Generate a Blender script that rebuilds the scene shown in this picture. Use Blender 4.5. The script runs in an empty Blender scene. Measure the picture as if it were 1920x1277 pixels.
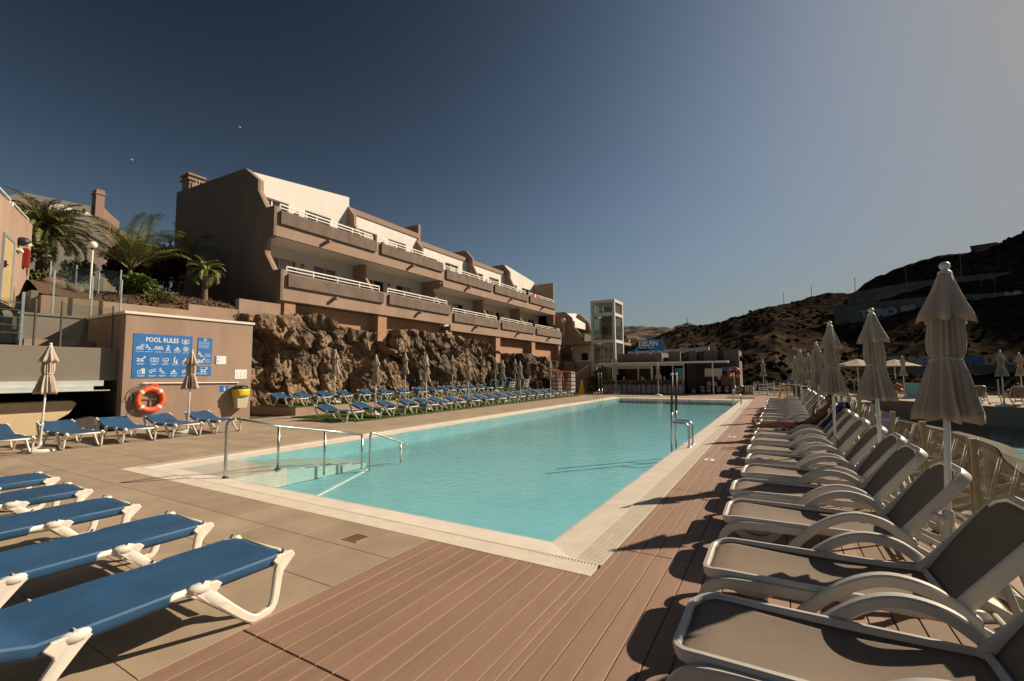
import bpy, bmesh, math, random
from mathutils import Vector, Matrix, noise
random.seed(7)
S = bpy.context.scene
COL = S.collection
R = math.radians
# ---------------------------------------------------------------- camera
cd = bpy.data.cameras.new('camera'); cam = bpy.data.objects.new('camera', cd); COL.objects.link(cam)
_f = 852.0
def _ray(u, v): return Vector((u-960.0, -(v-638.5), -_f))
_d1 = _ray(1458.6, 698.7).normalized()
_d2 = -_ray(-505.3, 713.4); _d2 = (_d2 - _d2.dot(_d1)*_d1).normalized()
_d3 = _d2.cross(_d1)
M3 = Matrix((_d2, _d1, _d3))
cam.matrix_world = Matrix.Translation((0, 0, 1.58)) @ M3.to_4x4()
cd.sensor_width = 36.0; cd.lens = 36.0*_f/1920.0; cd.clip_start = .05; cd.clip_end = 6000
S.camera = cam
# ---------------------------------------------------------------- light
SUN_AZ, SUN_EL = 39.0, 32.0      # azimuth clockwise from +Y, elevation (degrees)
w = bpy.data.worlds.new('World'); S.world = w; w.use_nodes = True
nt = w.node_tree; bg = nt.nodes['Background']
sky = nt.nodes.new('ShaderNodeTexSky'); sky.sky_type = 'NISHITA'; sky.sun_disc = False
sky.sun_elevation = R(SUN_EL); sky.sun_rotation = R(SUN_AZ)
sky.altitude = 60; sky.air_density = 1.0; sky.dust_density = 1.6; sky.ozone_density = 1.0
# one tone curve for the whole sky: deeper blue overhead, soft shoulder towards the horizon and the sun
lum = nt.nodes.new('ShaderNodeRGBToBW'); nt.links.new(sky.outputs[0], lum.inputs[0])
def wm(op, a, b):
    n = nt.nodes.new('ShaderNodeMath'); n.operation = op
    for i, x in enumerate((a, b)):
        if isinstance(x, (int, float)): n.inputs[i].default_value = x
        else: nt.links.new(x, n.inputs[i])
    return n.outputs[0]
_l = lum.outputs[0]
_den = wm('ADD', wm('DIVIDE', wm('POWER', _l, 3.0), 36.0), 1.0)
_fac = wm('MULTIPLY', wm('DIVIDE', wm('POWER', _l, 2.0), _den), .145)
vs_ = nt.nodes.new('ShaderNodeVectorMath'); vs_.operation = 'SCALE'
tn = nt.nodes.new('ShaderNodeVectorMath'); tn.operation = 'MULTIPLY'; tn.inputs[1].default_value = (.95, 1.0, .985)
nt.links.new(sky.outputs[0], tn.inputs[0]); nt.links.new(tn.outputs[0], vs_.inputs[0]); nt.links.new(_fac, vs_.inputs['Scale']); nt.links.new(vs_.outputs[0], bg.inputs[0])
bg.inputs[1].default_value = .05
sd = bpy.data.lights.new('sun', 'SUN'); sd.energy = 5.0; sd.angle = R(.53); sd.color = (1, .835, .63)
so = bpy.data.objects.new('sun', sd); COL.objects.link(so)
_s = Vector((math.sin(R(SUN_AZ))*math.cos(R(SUN_EL)), math.cos(R(SUN_AZ))*math.cos(R(SUN_EL)), math.sin(R(SUN_EL))))
so.rotation_euler = _s.to_track_quat('Z', 'Y').to_euler()
S.view_settings.view_transform = 'Standard'; S.view_settings.look = 'None'
S.view_settings.exposure = 0.40; S.view_settings.gamma = 1; S.view_settings.use_curve_mapping = False
# ---------------------------------------------------------------- helpers
class MB:
    def __init__(s): s.v = []; s.f = []; s.m = []; s.cm = 0
    def add(s, vs, fs):
        o = len(s.v); s.v += [tuple(p) for p in vs]
        for f in fs: s.f.append(tuple(i+o for i in f)); s.m.append(s.cm)
        return s
    def box(s, x0, y0, z0, x1, y1, z1):
        vs = [(x0,y0,z0),(x1,y0,z0),(x1,y1,z0),(x0,y1,z0),(x0,y0,z1),(x1,y0,z1),(x1,y1,z1),(x0,y1,z1)]
        return s.add(vs, [(3,2,1,0),(4,5,6,7),(0,1,5,4),(1,2,6,5),(2,3,7,6),(3,0,4,7)])
    def cbox(s, x0, y0, z0, x1, y1, z1, c=.004):   # box with chamfered top edges
        vs = [(x0,y0,z0),(x1,y0,z0),(x1,y1,z0),(x0,y1,z0),(x0,y0,z1-c),(x1,y0,z1-c),(x1,y1,z1-c),(x0,y1,z1-c),
              (x0+c,y0+c,z1),(x1-c,y0+c,z1),(x1-c,y1-c,z1),(x0+c,y1-c,z1)]
        return s.add(vs, [(0,1,5,4),(1,2,6,5),(2,3,7,6),(3,0,4,7),(4,5,9,8),(5,6,10,9),(6,7,11,10),(7,4,8,11),(8,9,10,11),(3,2,1,0)])
    def obox(s, c, d, hw, z0, z1, L=None):
        # oriented box: from point c along d (2d vector incl. length) with half width hw
        dx, dy = d; n = math.hypot(dx, dy); px, py = -dy/n*hw, dx/n*hw
        a = (c[0]+px, c[1]+py); b = (c[0]-px, c[1]-py)
        q = [b, (b[0]+dx, b[1]+dy), (a[0]+dx, a[1]+dy), a]
        vs = [(x, y, z0) for x, y in q]+[(x, y, z1) for x, y in q]
        return s.add(vs, [(3,2,1,0),(4,5,6,7),(0,1,5,4),(1,2,6,5),(2,3,7,6),(3,0,4,7)])
    def prism(s, pts, axis, a, b):
        # polygon pts in the two other axes, extruded along axis from a to b
        n = len(pts)
        def P(p, t):
            return {'x': (t, p[0], p[1]), 'y': (p[0], t, p[1]), 'z': (p[0], p[1], t)}[axis]
        vs = [P(p, a) for p in pts]+[P(p, b) for p in pts]
        fs = [tuple(range(n-1, -1, -1)), tuple(range(n, 2*n))]+[(i, (i+1) % n, n+(i+1) % n, n+i) for i in range(n)]
        return s.add(vs, fs)
    def quad(s, a, b, c, d): return s.add([a, b, c, d], [(0,1,2,3)])
    def tube(s, path, r, n=8, r2=None, side=None, cap=True, sq=1.0):
        # sweep an ellipse r (lateral) x r2 (in plane) along the path; side = fixed lateral axis
        path = [Vector(p) for p in path]; N = len(path)
        if not hasattr(r, '__len__'): r = [r]*N
        if r2 is None: r2 = r
        elif not hasattr(r2, '__len__'): r2 = [r2]*N
        vs = []; prev = None
        for i, p in enumerate(path):
            t = (path[min(i+1, N-1)]-path[max(i-1, 0)]).normalized()
            if side is not None: lat = Vector(side)
            else:
                if prev is None:
                    lat = t.cross(Vector((0, 0, 1)))
                    if lat.length < .01: lat = t.cross(Vector((0, 1, 0)))
                else: lat = prev - t*prev.dot(t)
                lat.normalize(); prev = lat
            up = lat.cross(t).normalized()
            for k in range(n):
                a = 2*math.pi*(k+.5)/n; ca, sa = math.cos(a), math.sin(a)
                if sq != 1: ca = math.copysign(abs(ca)**sq, ca); sa = math.copysign(abs(sa)**sq, sa)
                vs.append(p+lat*ca*r[i]+up*sa*r2[i])
        fs = [(i*n+k, i*n+(k+1) % n, (i+1)*n+(k+1) % n, (i+1)*n+k) for i in range(N-1) for k in range(n)]
        if cap: fs += [tuple(range(n-1, -1, -1)), tuple(range((N-1)*n, N*n))]
        return s.add(vs, fs)
    def lathe(s, prof, n=16, c=(0,0,0), axis='z', fn=None):
        vs = []
        for i, (r, z) in enumerate(prof):
            for k in range(n):
                a = 2*math.pi*k/n; rr = r*(fn(a, i, z) if fn else 1)
                p = (rr*math.cos(a), rr*math.sin(a), z)
                if axis == 'y': p = (p[0], p[2], p[1])
                if axis == 'x': p = (p[2], p[0], p[1])
                vs.append((p[0]+c[0], p[1]+c[1], p[2]+c[2]))
        N = len(prof)
        fs = [(i*n+k, i*n+(k+1) % n, (i+1)*n+(k+1) % n, (i+1)*n+k) for i in range(N-1) for k in range(n)]
        fs += [tuple(range(n-1, -1, -1)), tuple(range((N-1)*n, N*n))]
        return s.add(vs, fs)
    def torus(s, c, Rr, r, axis='x', n=28, m=10, a0=0, a1=2*math.pi):
        vs = []; full = abs(a1-a0-2*math.pi) < 1e-6; N = n if full else n+1
        for i in range(N):
            a = a0+(a1-a0)*i/n
            for k in range(m):
                b = 2*math.pi*k/m; q = Rr+r*math.cos(b); h = r*math.sin(b)
                p = {'x': (h, q*math.cos(a), q*math.sin(a)), 'y': (q*math.cos(a), h, q*math.sin(a)), 'z': (q*math.cos(a), q*math.sin(a), h)}[axis]
                vs.append((p[0]+c[0], p[1]+c[1], p[2]+c[2]))
        fs = []
        for i in range(n if full else n):
            j = (i+1) % N
            for k in range(m): fs.append((i*m+k, j*m+k, j*m+(k+1) % m, i*m+(k+1) % m))
        return s.add(vs, fs)
    def xf(s, M, i0=0):
        s.v[i0:] = [tuple(M @ Vector(p)) for p in s.v[i0:]]; return s
    def build(s, name, mat, parent=None, smooth=False, label=None, loc=None, bevel=0, kind=None, angle=None):
        me = bpy.data.meshes.new(name); me.from_pydata(s.v, [], s.f)
        mats = mat if isinstance(mat, (list, tuple)) else [mat]
        for m in mats: me.materials.append(m)
        if len(mats) > 1: me.polygons.foreach_set('material_index', s.m)
        if smooth: me.polygons.foreach_set('use_smooth', [True]*len(me.polygons))
        bm = bmesh.new(); bm.from_mesh(me); bmesh.ops.recalc_face_normals(bm, faces=bm.faces); bm.to_mesh(me); bm.free()
        if smooth and angle: me.set_sharp_from_angle(angle=R(angle))
        me.update()
        o = bpy.data.objects.new(name, me); COL.objects.link(o)
        if parent: o.parent = parent
        if loc: o.location = loc
        if label: o['label'] = label
        if kind: o['kind'] = kind
        if bevel:
            b = o.modifiers.new('bevel', 'BEVEL'); b.width = bevel; b.segments = 2; b.limit_method = 'ANGLE'; b.angle_limit = R(40)
        return o
def tag(o, label=None, cat=None, group=None, kind=None):
    if label: o['label'] = label
    if cat: o['category'] = cat
    if group: o['group'] = group
    if kind: o['kind'] = kind
    return o
def empty(name, loc=(0,0,0), rz=0, label=None, cat=None, group=None):
    o = bpy.data.objects.new(name, None); COL.objects.link(o); o.location = loc; o.rotation_euler = (0, 0, rz)
    o.empty_display_size = .2
    return tag(o, label, cat, group)
def dup(root, loc=None, rz=None, label=None, scale=None):
    def cp(o, par):
        c = o.copy(); COL.objects.link(c)
        if par: c.parent = par
        for ch in o.children: cp(ch, c)
        return c
    r = cp(root, None)
    if loc is not None: r.location = loc
    if rz is not None: r.rotation_euler = (0, 0, rz)
    if label: r['label'] = label
    if scale: r.scale = scale
    return r
ORD = ['first','second','third','fourth','fifth','sixth','seventh','eighth','ninth','tenth','eleventh','twelfth','thirteenth','fourteenth','fifteenth','sixteenth','seventeenth','eighteenth','nineteenth','twentieth','twenty-first','twenty-second','twenty-third','twenty-fourth','twenty-fifth']
def smooth_path(pts, k=4):
    # Catmull-Rom through the points
    P = [Vector(p) for p in pts]; out = []
    for i in range(len(P)-1):
        p0 = P[max(i-1, 0)]; p1 = P[i]; p2 = P[i+1]; p3 = P[min(i+2, len(P)-1)]
        for j in range(k):
            t = j/k
            out.append(.5*((2*p1)+(p2-p0)*t+(2*p0-5*p1+4*p2-p3)*t*t+(3*p1-3*p2+p3-p0)*t**3))
    out.append(P[-1]); return out
# ---------------------------------------------------------------- materials
def mat(name, c, rough=.6, var=.0, scale=4, bump=0, bscale=60, metal=0, c2=None, spec=.5, detail=5, obj=0, stretch=None, thr=(.35,.65), sheen=0, cracks=0):
    m = bpy.data.materials.new(name); m.use_nodes = True; t = m.node_tree; b = t.nodes['Principled BSDF']
    b.inputs['Base Color'].default_value = (*c, 1); b.inputs['Roughness'].default_value = rough
    b.inputs['Metallic'].default_value = metal; b.inputs['Specular IOR Level'].default_value = spec
    tc = t.nodes.new('ShaderNodeTexCoord'); co = tc.outputs['Object']
    if stretch:
        mp = t.nodes.new('ShaderNodeMapping'); mp.inputs['Scale'].default_value = stretch
        t.links.new(co, mp.inputs[0]); co = mp.outputs[0]
    if var or c2:
        n = t.nodes.new('ShaderNodeTexNoise'); n.inputs['Scale'].default_value = scale; n.inputs['Detail'].default_value = detail
        n.inputs['Roughness'].default_value = .62
        t.links.new(co, n.inputs['Vector'])
        r = t.nodes.new('ShaderNodeValToRGB'); r.color_ramp.elements[0].position = thr[0]; r.color_ramp.elements[1].position = thr[1]
        a = c2 if c2 else tuple(x*(1-var) for x in c)
        bcol = c if c2 else tuple(min(1, x*(1+var)) for x in c)
        r.color_ramp.elements[0].color = (*a, 1); r.color_ramp.elements[1].color = (*bcol, 1)
        t.links.new(n.outputs['Fac'], r.inputs[0]); last = r.outputs[0]
        if obj:
            oi = t.nodes.new('ShaderNodeObjectInfo'); mr = t.nodes.new('ShaderNodeMapRange')
            mr.inputs['To Min'].default_value = 1-obj; mr.inputs['To Max'].default_value = 1+obj
            t.links.new(oi.outputs['Random'], mr.inputs[0])
            mx = t.nodes.new('ShaderNodeVectorMath'); mx.operation = 'SCALE'
            t.links.new(last, mx.inputs[0]); t.links.new(mr.outputs[0], mx.inputs['Scale']); last = mx.outputs[0]
            # shift the noise per object so that alike pieces do not repeat
            ad = t.nodes.new('ShaderNodeVectorMath'); ad.operation = 'ADD'
            sc = t.nodes.new('ShaderNodeVectorMath'); sc.operation = 'SCALE'; sc.inputs['Scale'].default_value = 1
            t.links.new(oi.outputs['Location'], sc.inputs[0]); t.links.new(co, ad.inputs[0]); t.links.new(sc.outputs[0], ad.inputs[1])
            t.links.new(ad.outputs[0], n.inputs['Vector'])
        t.links.new(last, b.inputs['Base Color'])
        rr = t.nodes.new('ShaderNodeMapRange'); rr.inputs['To Min'].default_value = max(0, rough-.08); rr.inputs['To Max'].default_value = min(1, rough+.1)
        t.links.new(n.outputs['Fac'], rr.inputs[0]); t.links.new(rr.outputs[0], b.inputs['Roughness'])
    if bump:
        n2 = t.nodes.new('ShaderNodeTexNoise'); n2.inputs['Scale'].default_value = bscale; n2.inputs['Detail'].default_value = 3
        t.links.new(co, n2.inputs['Vector'])
        bp = t.nodes.new('ShaderNodeBump'); bp.inputs['Strength'].default_value = bump; bp.inputs['Distance'].default_value = .01
        t.links.new(n2.outputs['Fac'], bp.inputs['Height']); t.links.new(bp.outputs[0], b.inputs['Normal'])
    return m
def glassy(name, tint, rough=.0, ior=1.45, bump=0, bscale=3, bdist=.02, stretch=None, dirt=0):
    m = bpy.data.materials.new(name); m.use_nodes = True; t = m.node_tree; t.nodes.remove(t.nodes['Principled BSDF'])
    out = t.nodes['Material Output']
    tr = t.nodes.new('ShaderNodeBsdfTransparent'); tr.inputs[0].default_value = (*tint, 1)
    gl = t.nodes.new('ShaderNodeBsdfGlossy'); gl.inputs['Roughness'].default_value = rough
    fr = t.nodes.new('ShaderNodeFresnel'); ge = t.nodes.new('ShaderNodeNewGeometry'); mi = t.nodes.new('ShaderNodeMapRange')
    mi.inputs['To Min'].default_value = ior; mi.inputs['To Max'].default_value = 1/ior
    t.links.new(ge.outputs['Backfacing'], mi.inputs[0]); t.links.new(mi.outputs[0], fr.inputs[0])
    mx = t.nodes.new('ShaderNodeMixShader')
    t.links.new(fr.outputs[0], mx.inputs[0]); t.links.new(tr.outputs[0], mx.inputs[1]); t.links.new(gl.outputs[0], mx.inputs[2])
    if bump:
        tc = t.nodes.new('ShaderNodeTexCoord'); mp = t.nodes.new('ShaderNodeMapping')
        if stretch: mp.inputs['Scale'].default_value = stretch
        t.links.new(tc.outputs['Object'], mp.inputs[0])
        n = t.nodes.new('ShaderNodeTexNoise'); n.inputs['Scale'].default_value = bscale; n.inputs['Detail'].default_value = 4; n.inputs['Distortion'].default_value = .6
        t.links.new(mp.outputs[0], n.inputs['Vector'])
        bp = t.nodes.new('ShaderNodeBump'); bp.inputs['Strength'].default_value = bump; bp.inputs['Distance'].default_value = bdist
        t.links.new(n.outputs['Fac'], bp.inputs['Height'])
        t.links.new(bp.outputs[0], gl.inputs['Normal']); t.links.new(bp.outputs[0], fr.inputs['Normal'])
    last = mx.outputs[0]
    if dirt:
        df = t.nodes.new('ShaderNodeBsdfDiffuse'); df.inputs[0].default_value = (.55, .52, .46, 1)
        m2 = t.nodes.new('ShaderNodeMixShader')
        tc = t.nodes.new('ShaderNodeTexCoord'); n = t.nodes.new('ShaderNodeTexNoise'); n.inputs['Scale'].default_value = 5
        t.links.new(tc.outputs['Object'], n.inputs['Vector'])
        ml = t.nodes.new('ShaderNodeMath'); ml.operation = 'MULTIPLY'; ml.inputs[1].default_value = dirt
        t.links.new(n.outputs['Fac'], ml.inputs[0]); t.links.new(ml.outputs[0], m2.inputs[0])
        t.links.new(last, m2.inputs[1]); t.links.new(df.outputs[0], m2.inputs[2]); last = m2.outputs[0]
    t.links.new(last, out.inputs[0])
    return m
Mt = {}
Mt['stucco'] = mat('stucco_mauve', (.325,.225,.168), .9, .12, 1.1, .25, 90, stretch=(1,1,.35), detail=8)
Mt['gable'] = mat('stucco_gable_shaded', (.20,.145,.11), .9, .14, 1.1, .25, 90, stretch=(1,1,.35), detail=8)  # same stucco as the walls, the gable's shade darkened into its colour
Mt['stucco_roof'] = mat('stucco_trim', (.30,.205,.155), .9, .08, 2, .25, 90)
Mt['panel'] = mat('concrete_balcony_panel', (.165,.122,.095), .9, .24, 1.5, .3, 60, stretch=(1.2,1.2,.5))
Mt['white'] = mat('white_render', (.73,.70,.65), .85, .05, .8, .1, 80, stretch=(1,1,.4))
Mt['brick'] = mat('terracotta_render', (.40,.235,.145), .92, .16, 5, .8, 22, stretch=(.6,.6,3))
Mt['paint'] = mat('white_painted_metal', (.78,.76,.72), .45, .04, 6)
Mt['win'] = mat('window_glass', (.03,.035,.04), .08, spec=1.0)
Mt['frame'] = mat('window_frame_aluminium', (.62,.58,.52), .5)
Mt['curtain'] = mat('curtain', (.5,.47,.42), .9, .12, 9)
Mt['tile'] = mat('deck_tile', (.36,.28,.20), .85, .2, 1.6, .25, 120, obj=.07, detail=8, thr=(.25,.75), spec=.25)
Mt['joint'] = mat('joint_dark', (.07,.055,.045), .95, .2, 6)
Mt['plank'] = mat('composite_plank', (.285,.172,.118), .72, .11, 2.2, .35, 260, obj=.07, stretch=(8,.6,8), detail=8)
Mt['grate'] = mat('gutter_grating', (.66,.59,.49), .7, .06, 6)
Mt['coping'] = mat('pool_coping', (.70,.62,.53), .6, .07, 3, .1, 40)
Mt['basin'] = mat('pool_basin', (.19,.52,.60), .6, .09, .55, 0, c2=(.25,.60,.65), detail=6)
Mt['step_tile'] = mat('pool_step_tile', (.46,.64,.60), .6, .06, 2)
Mt['water'] = glassy('pool_water', (.93,.985,.985), .045, 1.26, .6, 6.5, .022, (1,1,1))
Mt['water2'] = glassy('second_pool_water', (.8,.93,.93), .05, 1.33, .8, 2.4, .05, (1,1,1))
Mt['glass'] = glassy('clear_glass', (.90,.93,.91), .01, 1.33, dirt=.012)
Mt['glass_tower'] = glassy('tower_glass', (.80,.85,.83), .02, 1.5, dirt=.09)
Mt['steel'] = mat('stainless_steel', (.52,.5,.46), .28, .1, 8, metal=1)
Mt['steel_dark'] = mat('dark_rubber_grip', (.055,.03,.022), .55, .3, 20)
Mt['post'] = mat('fence_post_bronze', (.42,.33,.2), .35, .12, 8, metal=.75)
Mt['post_blue'] = mat('fence_post_grey_blue', (.3,.36,.40), .4, .1, 8, metal=.3)
Mt['post_dark'] = mat('fence_post_dark', (.10,.095,.08), .45, .1, 8, metal=.3)
Mt['blue'] = mat('blue_sling', (.022,.085,.185), .5, .12, 3, .3, 500, obj=.12)
Mt['plastic'] = mat('cream_plastic', (.74,.69,.60), .42, .06, 4, .08, 200)
Mt['plastic_grey'] = mat('grey_white_plastic', (.55,.51,.455), .38, .05, 4, .08, 200)
Mt['mesh_t'] = mat('taupe_mesh_fabric', (.215,.16,.115), .8, .08, 3, .5, 700)
Mt['canvas'] = mat('taupe_canvas', (.47,.385,.31), .9, .06, 3, .25, 300)
Mt['finial'] = mat('white_finial', (.72,.68,.6), .4)
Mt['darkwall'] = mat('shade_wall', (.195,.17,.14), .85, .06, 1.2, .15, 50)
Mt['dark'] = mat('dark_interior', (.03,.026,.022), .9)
Mt['lidpanel'] = mat('sand_panel', (.58,.45,.27), .7, .07, 1.2)
Mt['channel'] = mat('brushed_channel', (.62,.66,.63), .35, .05, 3, metal=.4)
Mt['sign'] = mat('blue_sign', (.014,.145,.42), .45, .03, 3)
Mt['signw'] = mat('sign_white', (.78,.78,.76), .6)
Mt['orange'] = mat('orange_ring', (.78,.12,.035), .5, .06, 5)
Mt['reflect'] = mat('reflective_band', (.75,.72,.65), .4)
Mt['rope'] = mat('rope_grey', (.2,.2,.22), .8)
Mt['binw'] = mat('bin_cream', (.52,.48,.37), .5)
Mt['bing'] = mat('bin_green', (.05,.11,.03), .5)
Mt['biny'] = mat('bin_bag_yellow', (.75,.5,.02), .45, .15, 9)
Mt['turf'] = mat('artificial_turf', (.085,.15,.018), .95, .25, 8, 1, 300)
Mt['leaf'] = mat('leaf_green', (.09,.15,.022), .6, .45, 1.5, obj=.1)
Mt['leaf_palm'] = mat('palm_leaf', (.17,.20,.05), .55, .5, 1.5)
Mt['leaf_dark'] = mat('palm_leaf_dark', (.11,.115,.03), .6, .5, 1.5)
Mt['leaf_dull'] = mat('leaf_olive', (.14,.13,.035), .6, .4, 3)
Mt['leaf_red'] = mat('leaf_red', (.13,.012,.01), .6, .6, 2, c2=(.03,.012,.01))
Mt['trunk'] = mat('palm_trunk', (.17,.125,.08), .95, .35, 20, 1, 30, stretch=(1,1,4))
Mt['mulch'] = mat('mulch', (.10,.058,.035), .98, .5, 25, 1, 40)
Mt['yellow'] = mat('yellow_plastic', (.8,.42,.01), .45)
Mt['bar_dark'] = mat('bar_fascia', (.135,.105,.09), .8, .08, 2)
Mt['bar_wall'] = mat('bar_wall_brown', (.06,.045,.035), .8, .1, 2)
Mt['wood'] = mat('counter_wood', (.36,.2,.08), .5, .15, 8)
Mt['wood_dark'] = mat('dark_wood', (.12,.06,.03), .6, .2, 5)
Mt['black'] = mat('black_plastic', (.02,.02,.022), .5)
Mt['red'] = mat('red_plastic', (.45,.03,.02), .45)
Mt['keg'] = mat('keg_steel', (.35,.31,.26), .38, .15, 8, metal=.8)
Mt['skin'] = mat('skin_tanned', (.24,.10,.05), .55, .06, 6)
Mt['hair'] = mat('hair_dark', (.03,.018,.012), .7)
Mt['towel'] = mat('blue_towel', (.012,.035,.16), .95, .15, 12, .8, 200)
Mt['cloth_dark'] = mat('dark_swim_shorts', (.02,.022,.025), .9)
Mt['cloth_red'] = mat('red_cloth', (.5,.08,.04), .9)
Mt['door'] = mat('ochre_door', (.40,.31,.16), .6, .05, 3)
Mt['firered'] = mat('fire_cabinet_red', (.24,.014,.012), .4)
Mt['globe'] = mat('lamp_globe', (.78,.75,.68), .3)
Mt['concrete'] = mat('weathered_concrete', (.17,.155,.13), .98, .3, .25, .4, 6, stretch=(1,1,1.2), detail=8, spec=.1)
Mt['graffiti'] = mat('graffiti_white', (.40,.40,.41), .8, .1, 2)
Mt['graffiti_b'] = mat('graffiti_blue', (.12,.2,.38), .8, .1, 2)
Mt['graffiti_y'] = mat('graffiti_cream', (.45,.38,.2), .8, .1, 2)
Mt['stair'] = mat('stair_stone', (.12,.09,.06), .9, .5, 7, .6, 30)
Mt['water_floor2'] = mat('second_pool_floor', (.05,.33,.36), .6, .1, .6)
Mt['timber'] = mat('weathered_timber', (.085,.06,.042), 1, .35, 2, .3, 60, stretch=(.5,6,6), spec=.0)
Mt['turquoise'] = mat('turquoise_box', (.15,.42,.45), .5)
def rock_mat():
    m = bpy.data.materials.new('rock'); m.use_nodes = True; t = m.node_tree; b = t.nodes['Principled BSDF']; b.inputs['Roughness'].default_value = .95
    b.inputs['Specular IOR Level'].default_value = .2
    tc = t.nodes.new('ShaderNodeTexCoord'); L = t.links.new
    n1 = t.nodes.new('ShaderNodeTexNoise'); n1.inputs['Scale'].default_value = .42; n1.inputs['Detail'].default_value = 7; n1.inputs['Distortion'].default_value = 1.2
    L(tc.outputs['Object'], n1.inputs['Vector'])
    r1 = t.nodes.new('ShaderNodeValToRGB'); e = r1.color_ramp.elements; e[0].position = .36; e[0].color = (.12,.10,.085, 1); e[1].position = .66; e[1].color = (.33,.245,.165, 1)
    x = e.new(.46); x.color = (.19,.145,.112, 1); x = e.new(.55); x.color = (.24,.17,.118, 1)
    L(n1.outputs['Fac'], r1.inputs[0])
    n2 = t.nodes.new('ShaderNodeTexNoise'); n2.inputs['Scale'].default_value = 4.5; n2.inputs['Detail'].default_value = 9; n2.inputs['Roughness'].default_value = .72
    L(tc.outputs['Object'], n2.inputs['Vector'])
    r2 = t.nodes.new('ShaderNodeValToRGB'); r2.color_ramp.elements[0].position = .38; r2.color_ramp.elements[0].color = (.4,.38,.37, 1); r2.color_ramp.elements[1].position = .62; r2.color_ramp.elements[1].color = (1.25,1.2,1.1, 1)
    L(n2.outputs['Fac'], r2.inputs[0])
    mx = t.nodes.new('ShaderNodeMix'); mx.data_type = 'RGBA'; mx.blend_type = 'MULTIPLY'; mx.inputs[0].default_value = 1
    L(r1.outputs[0], mx.inputs[6]); L(r2.outputs[0], mx.inputs[7]); L(mx.outputs[2], b.inputs['Base Color'])
    bp = t.nodes.new('ShaderNodeBump'); bp.inputs['Strength'].default_value = .8; bp.inputs['Distance'].default_value = .045
    L(n2.outputs['Fac'], bp.inputs['Height']); L(bp.outputs[0], b.inputs['Normal'])
    return m
Mt['rock'] = rock_mat()
def hill_mat(name, a, b_, c_, s1, s2):
    m = bpy.data.materials.new(name); m.use_nodes = True; t = m.node_tree; b = t.nodes['Principled BSDF']; b.inputs['Roughness'].default_value = 1; b.inputs['Specular IOR Level'].default_value = 0
    tc = t.nodes.new('ShaderNodeTexCoord'); L = t.links.new
    n1 = t.nodes.new('ShaderNodeTexNoise'); n1.inputs['Scale'].default_value = s1; n1.inputs['Detail'].default_value = 8; L(tc.outputs['Object'], n1.inputs['Vector'])
    r1 = t.nodes.new('ShaderNodeValToRGB'); e = r1.color_ramp.elements; e[0].position = .35; e[0].color = (*a, 1); e[1].position = .68; e[1].color = (*c_, 1); x = e.new(.52); x.color = (*b_, 1)
    L(n1.outputs['Fac'], r1.inputs[0])
    n2 = t.nodes.new('ShaderNodeTexNoise'); n2.inputs['Scale'].default_value = s2; n2.inputs['Detail'].default_value = 6; L(tc.outputs['Object'], n2.inputs['Vector'])
    r2 = t.nodes.new('ShaderNodeValToRGB'); r2.color_ramp.elements[0].position = .42; r2.color_ramp.elements[0].color = (.45,.45,.45, 1); r2.color_ramp.elements[1].position = .58; r2.color_ramp.elements[1].color = (1.15,1.15,1.15, 1)
    L(n2.outputs['Fac'], r2.inputs[0])
    mx = t.nodes.new('ShaderNodeMix'); mx.data_type = 'RGBA'; mx.blend_type = 'MULTIPLY'; mx.inputs[0].default_value = 1
    L(r1.outputs[0], mx.inputs[6]); L(r2.outputs[0], mx.inputs[7]); L(mx.outputs[2], b.inputs['Base Color'])
    return m
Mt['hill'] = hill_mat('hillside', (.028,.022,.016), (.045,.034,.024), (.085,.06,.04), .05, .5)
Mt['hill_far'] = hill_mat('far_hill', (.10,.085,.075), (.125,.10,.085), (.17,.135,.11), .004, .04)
Mt['scrub'] = mat('scrub', (.026,.021,.014), 1, .5, .2, spec=0)

# ================================================================ SETTING
g = MB(); g.quad((-900,-300,-1.7), (900,-300,-1.7), (900,3000,-1.7), (-900,3000,-1.7))
tag(g.build('ground', Mt['hill']), kind='structure')
PX0, PX1, PY0, PY1 = -9.93, -1.335, 3.49, 31.05      # outer gutter rectangle of the pool
# base slab round the pool (four pieces) under tiles and planks
g = MB()
for a in [(-23,-6,PX0,46), (PX1,-6,1.62,46), (PX0,-6,PX1,PY0), (PX0,PY1,PX1,46)]:
    g.box(a[0], a[1], -1.66, a[2], a[3], -.022)
base = tag(g.build('deck_base', Mt['joint']), kind='structure')
# tiles ------------------------------------------------------------------
pav = empty('tiled_paving'); pav['kind'] = 'structure'
tile_mesh = {}
def tile(x0, y0, x1, y1):
    k = (round(x1-x0, 3), round(y1-y0, 3))
    if k not in tile_mesh:
        m = MB().cbox(.002, .002, -.02, k[0]-.002, k[1]-.002, 0, .002)
        o = m.build('tile', Mt['tile'], pav); tile_mesh[k] = o
    else:
        o = tile_mesh[k].copy(); COL.objects.link(o)
    o.location = (x0, y0, 0)
stuffT = MB(); ntile = 0
rects = []
for j in range(-4, 60):
    y0 = 1.17+.6*j; y1 = y0+.6
    off = 0 if j % 2 else .6
    for i in range(-1, 16):
        xr = -2.97+off-1.2*i; xl = xr-1.2
        a, b = max(xl, -17.0), min(xr, -2.97)
        if y1 > PY0 and y0 < PY1: b = min(b, PX0)
        lo, hi = y0, y1
        if y0 < PY0 < y1 and b <= PX0+.01 and xr > PX0:      # rows cut by the pool's near edge
            rects.append((max(xl, PX0), y0, min(xr, -2.97), PY0))
            if xl < PX0: pass
        if b-a < .05: continue
        rects.append((a, lo, b, hi))
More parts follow.
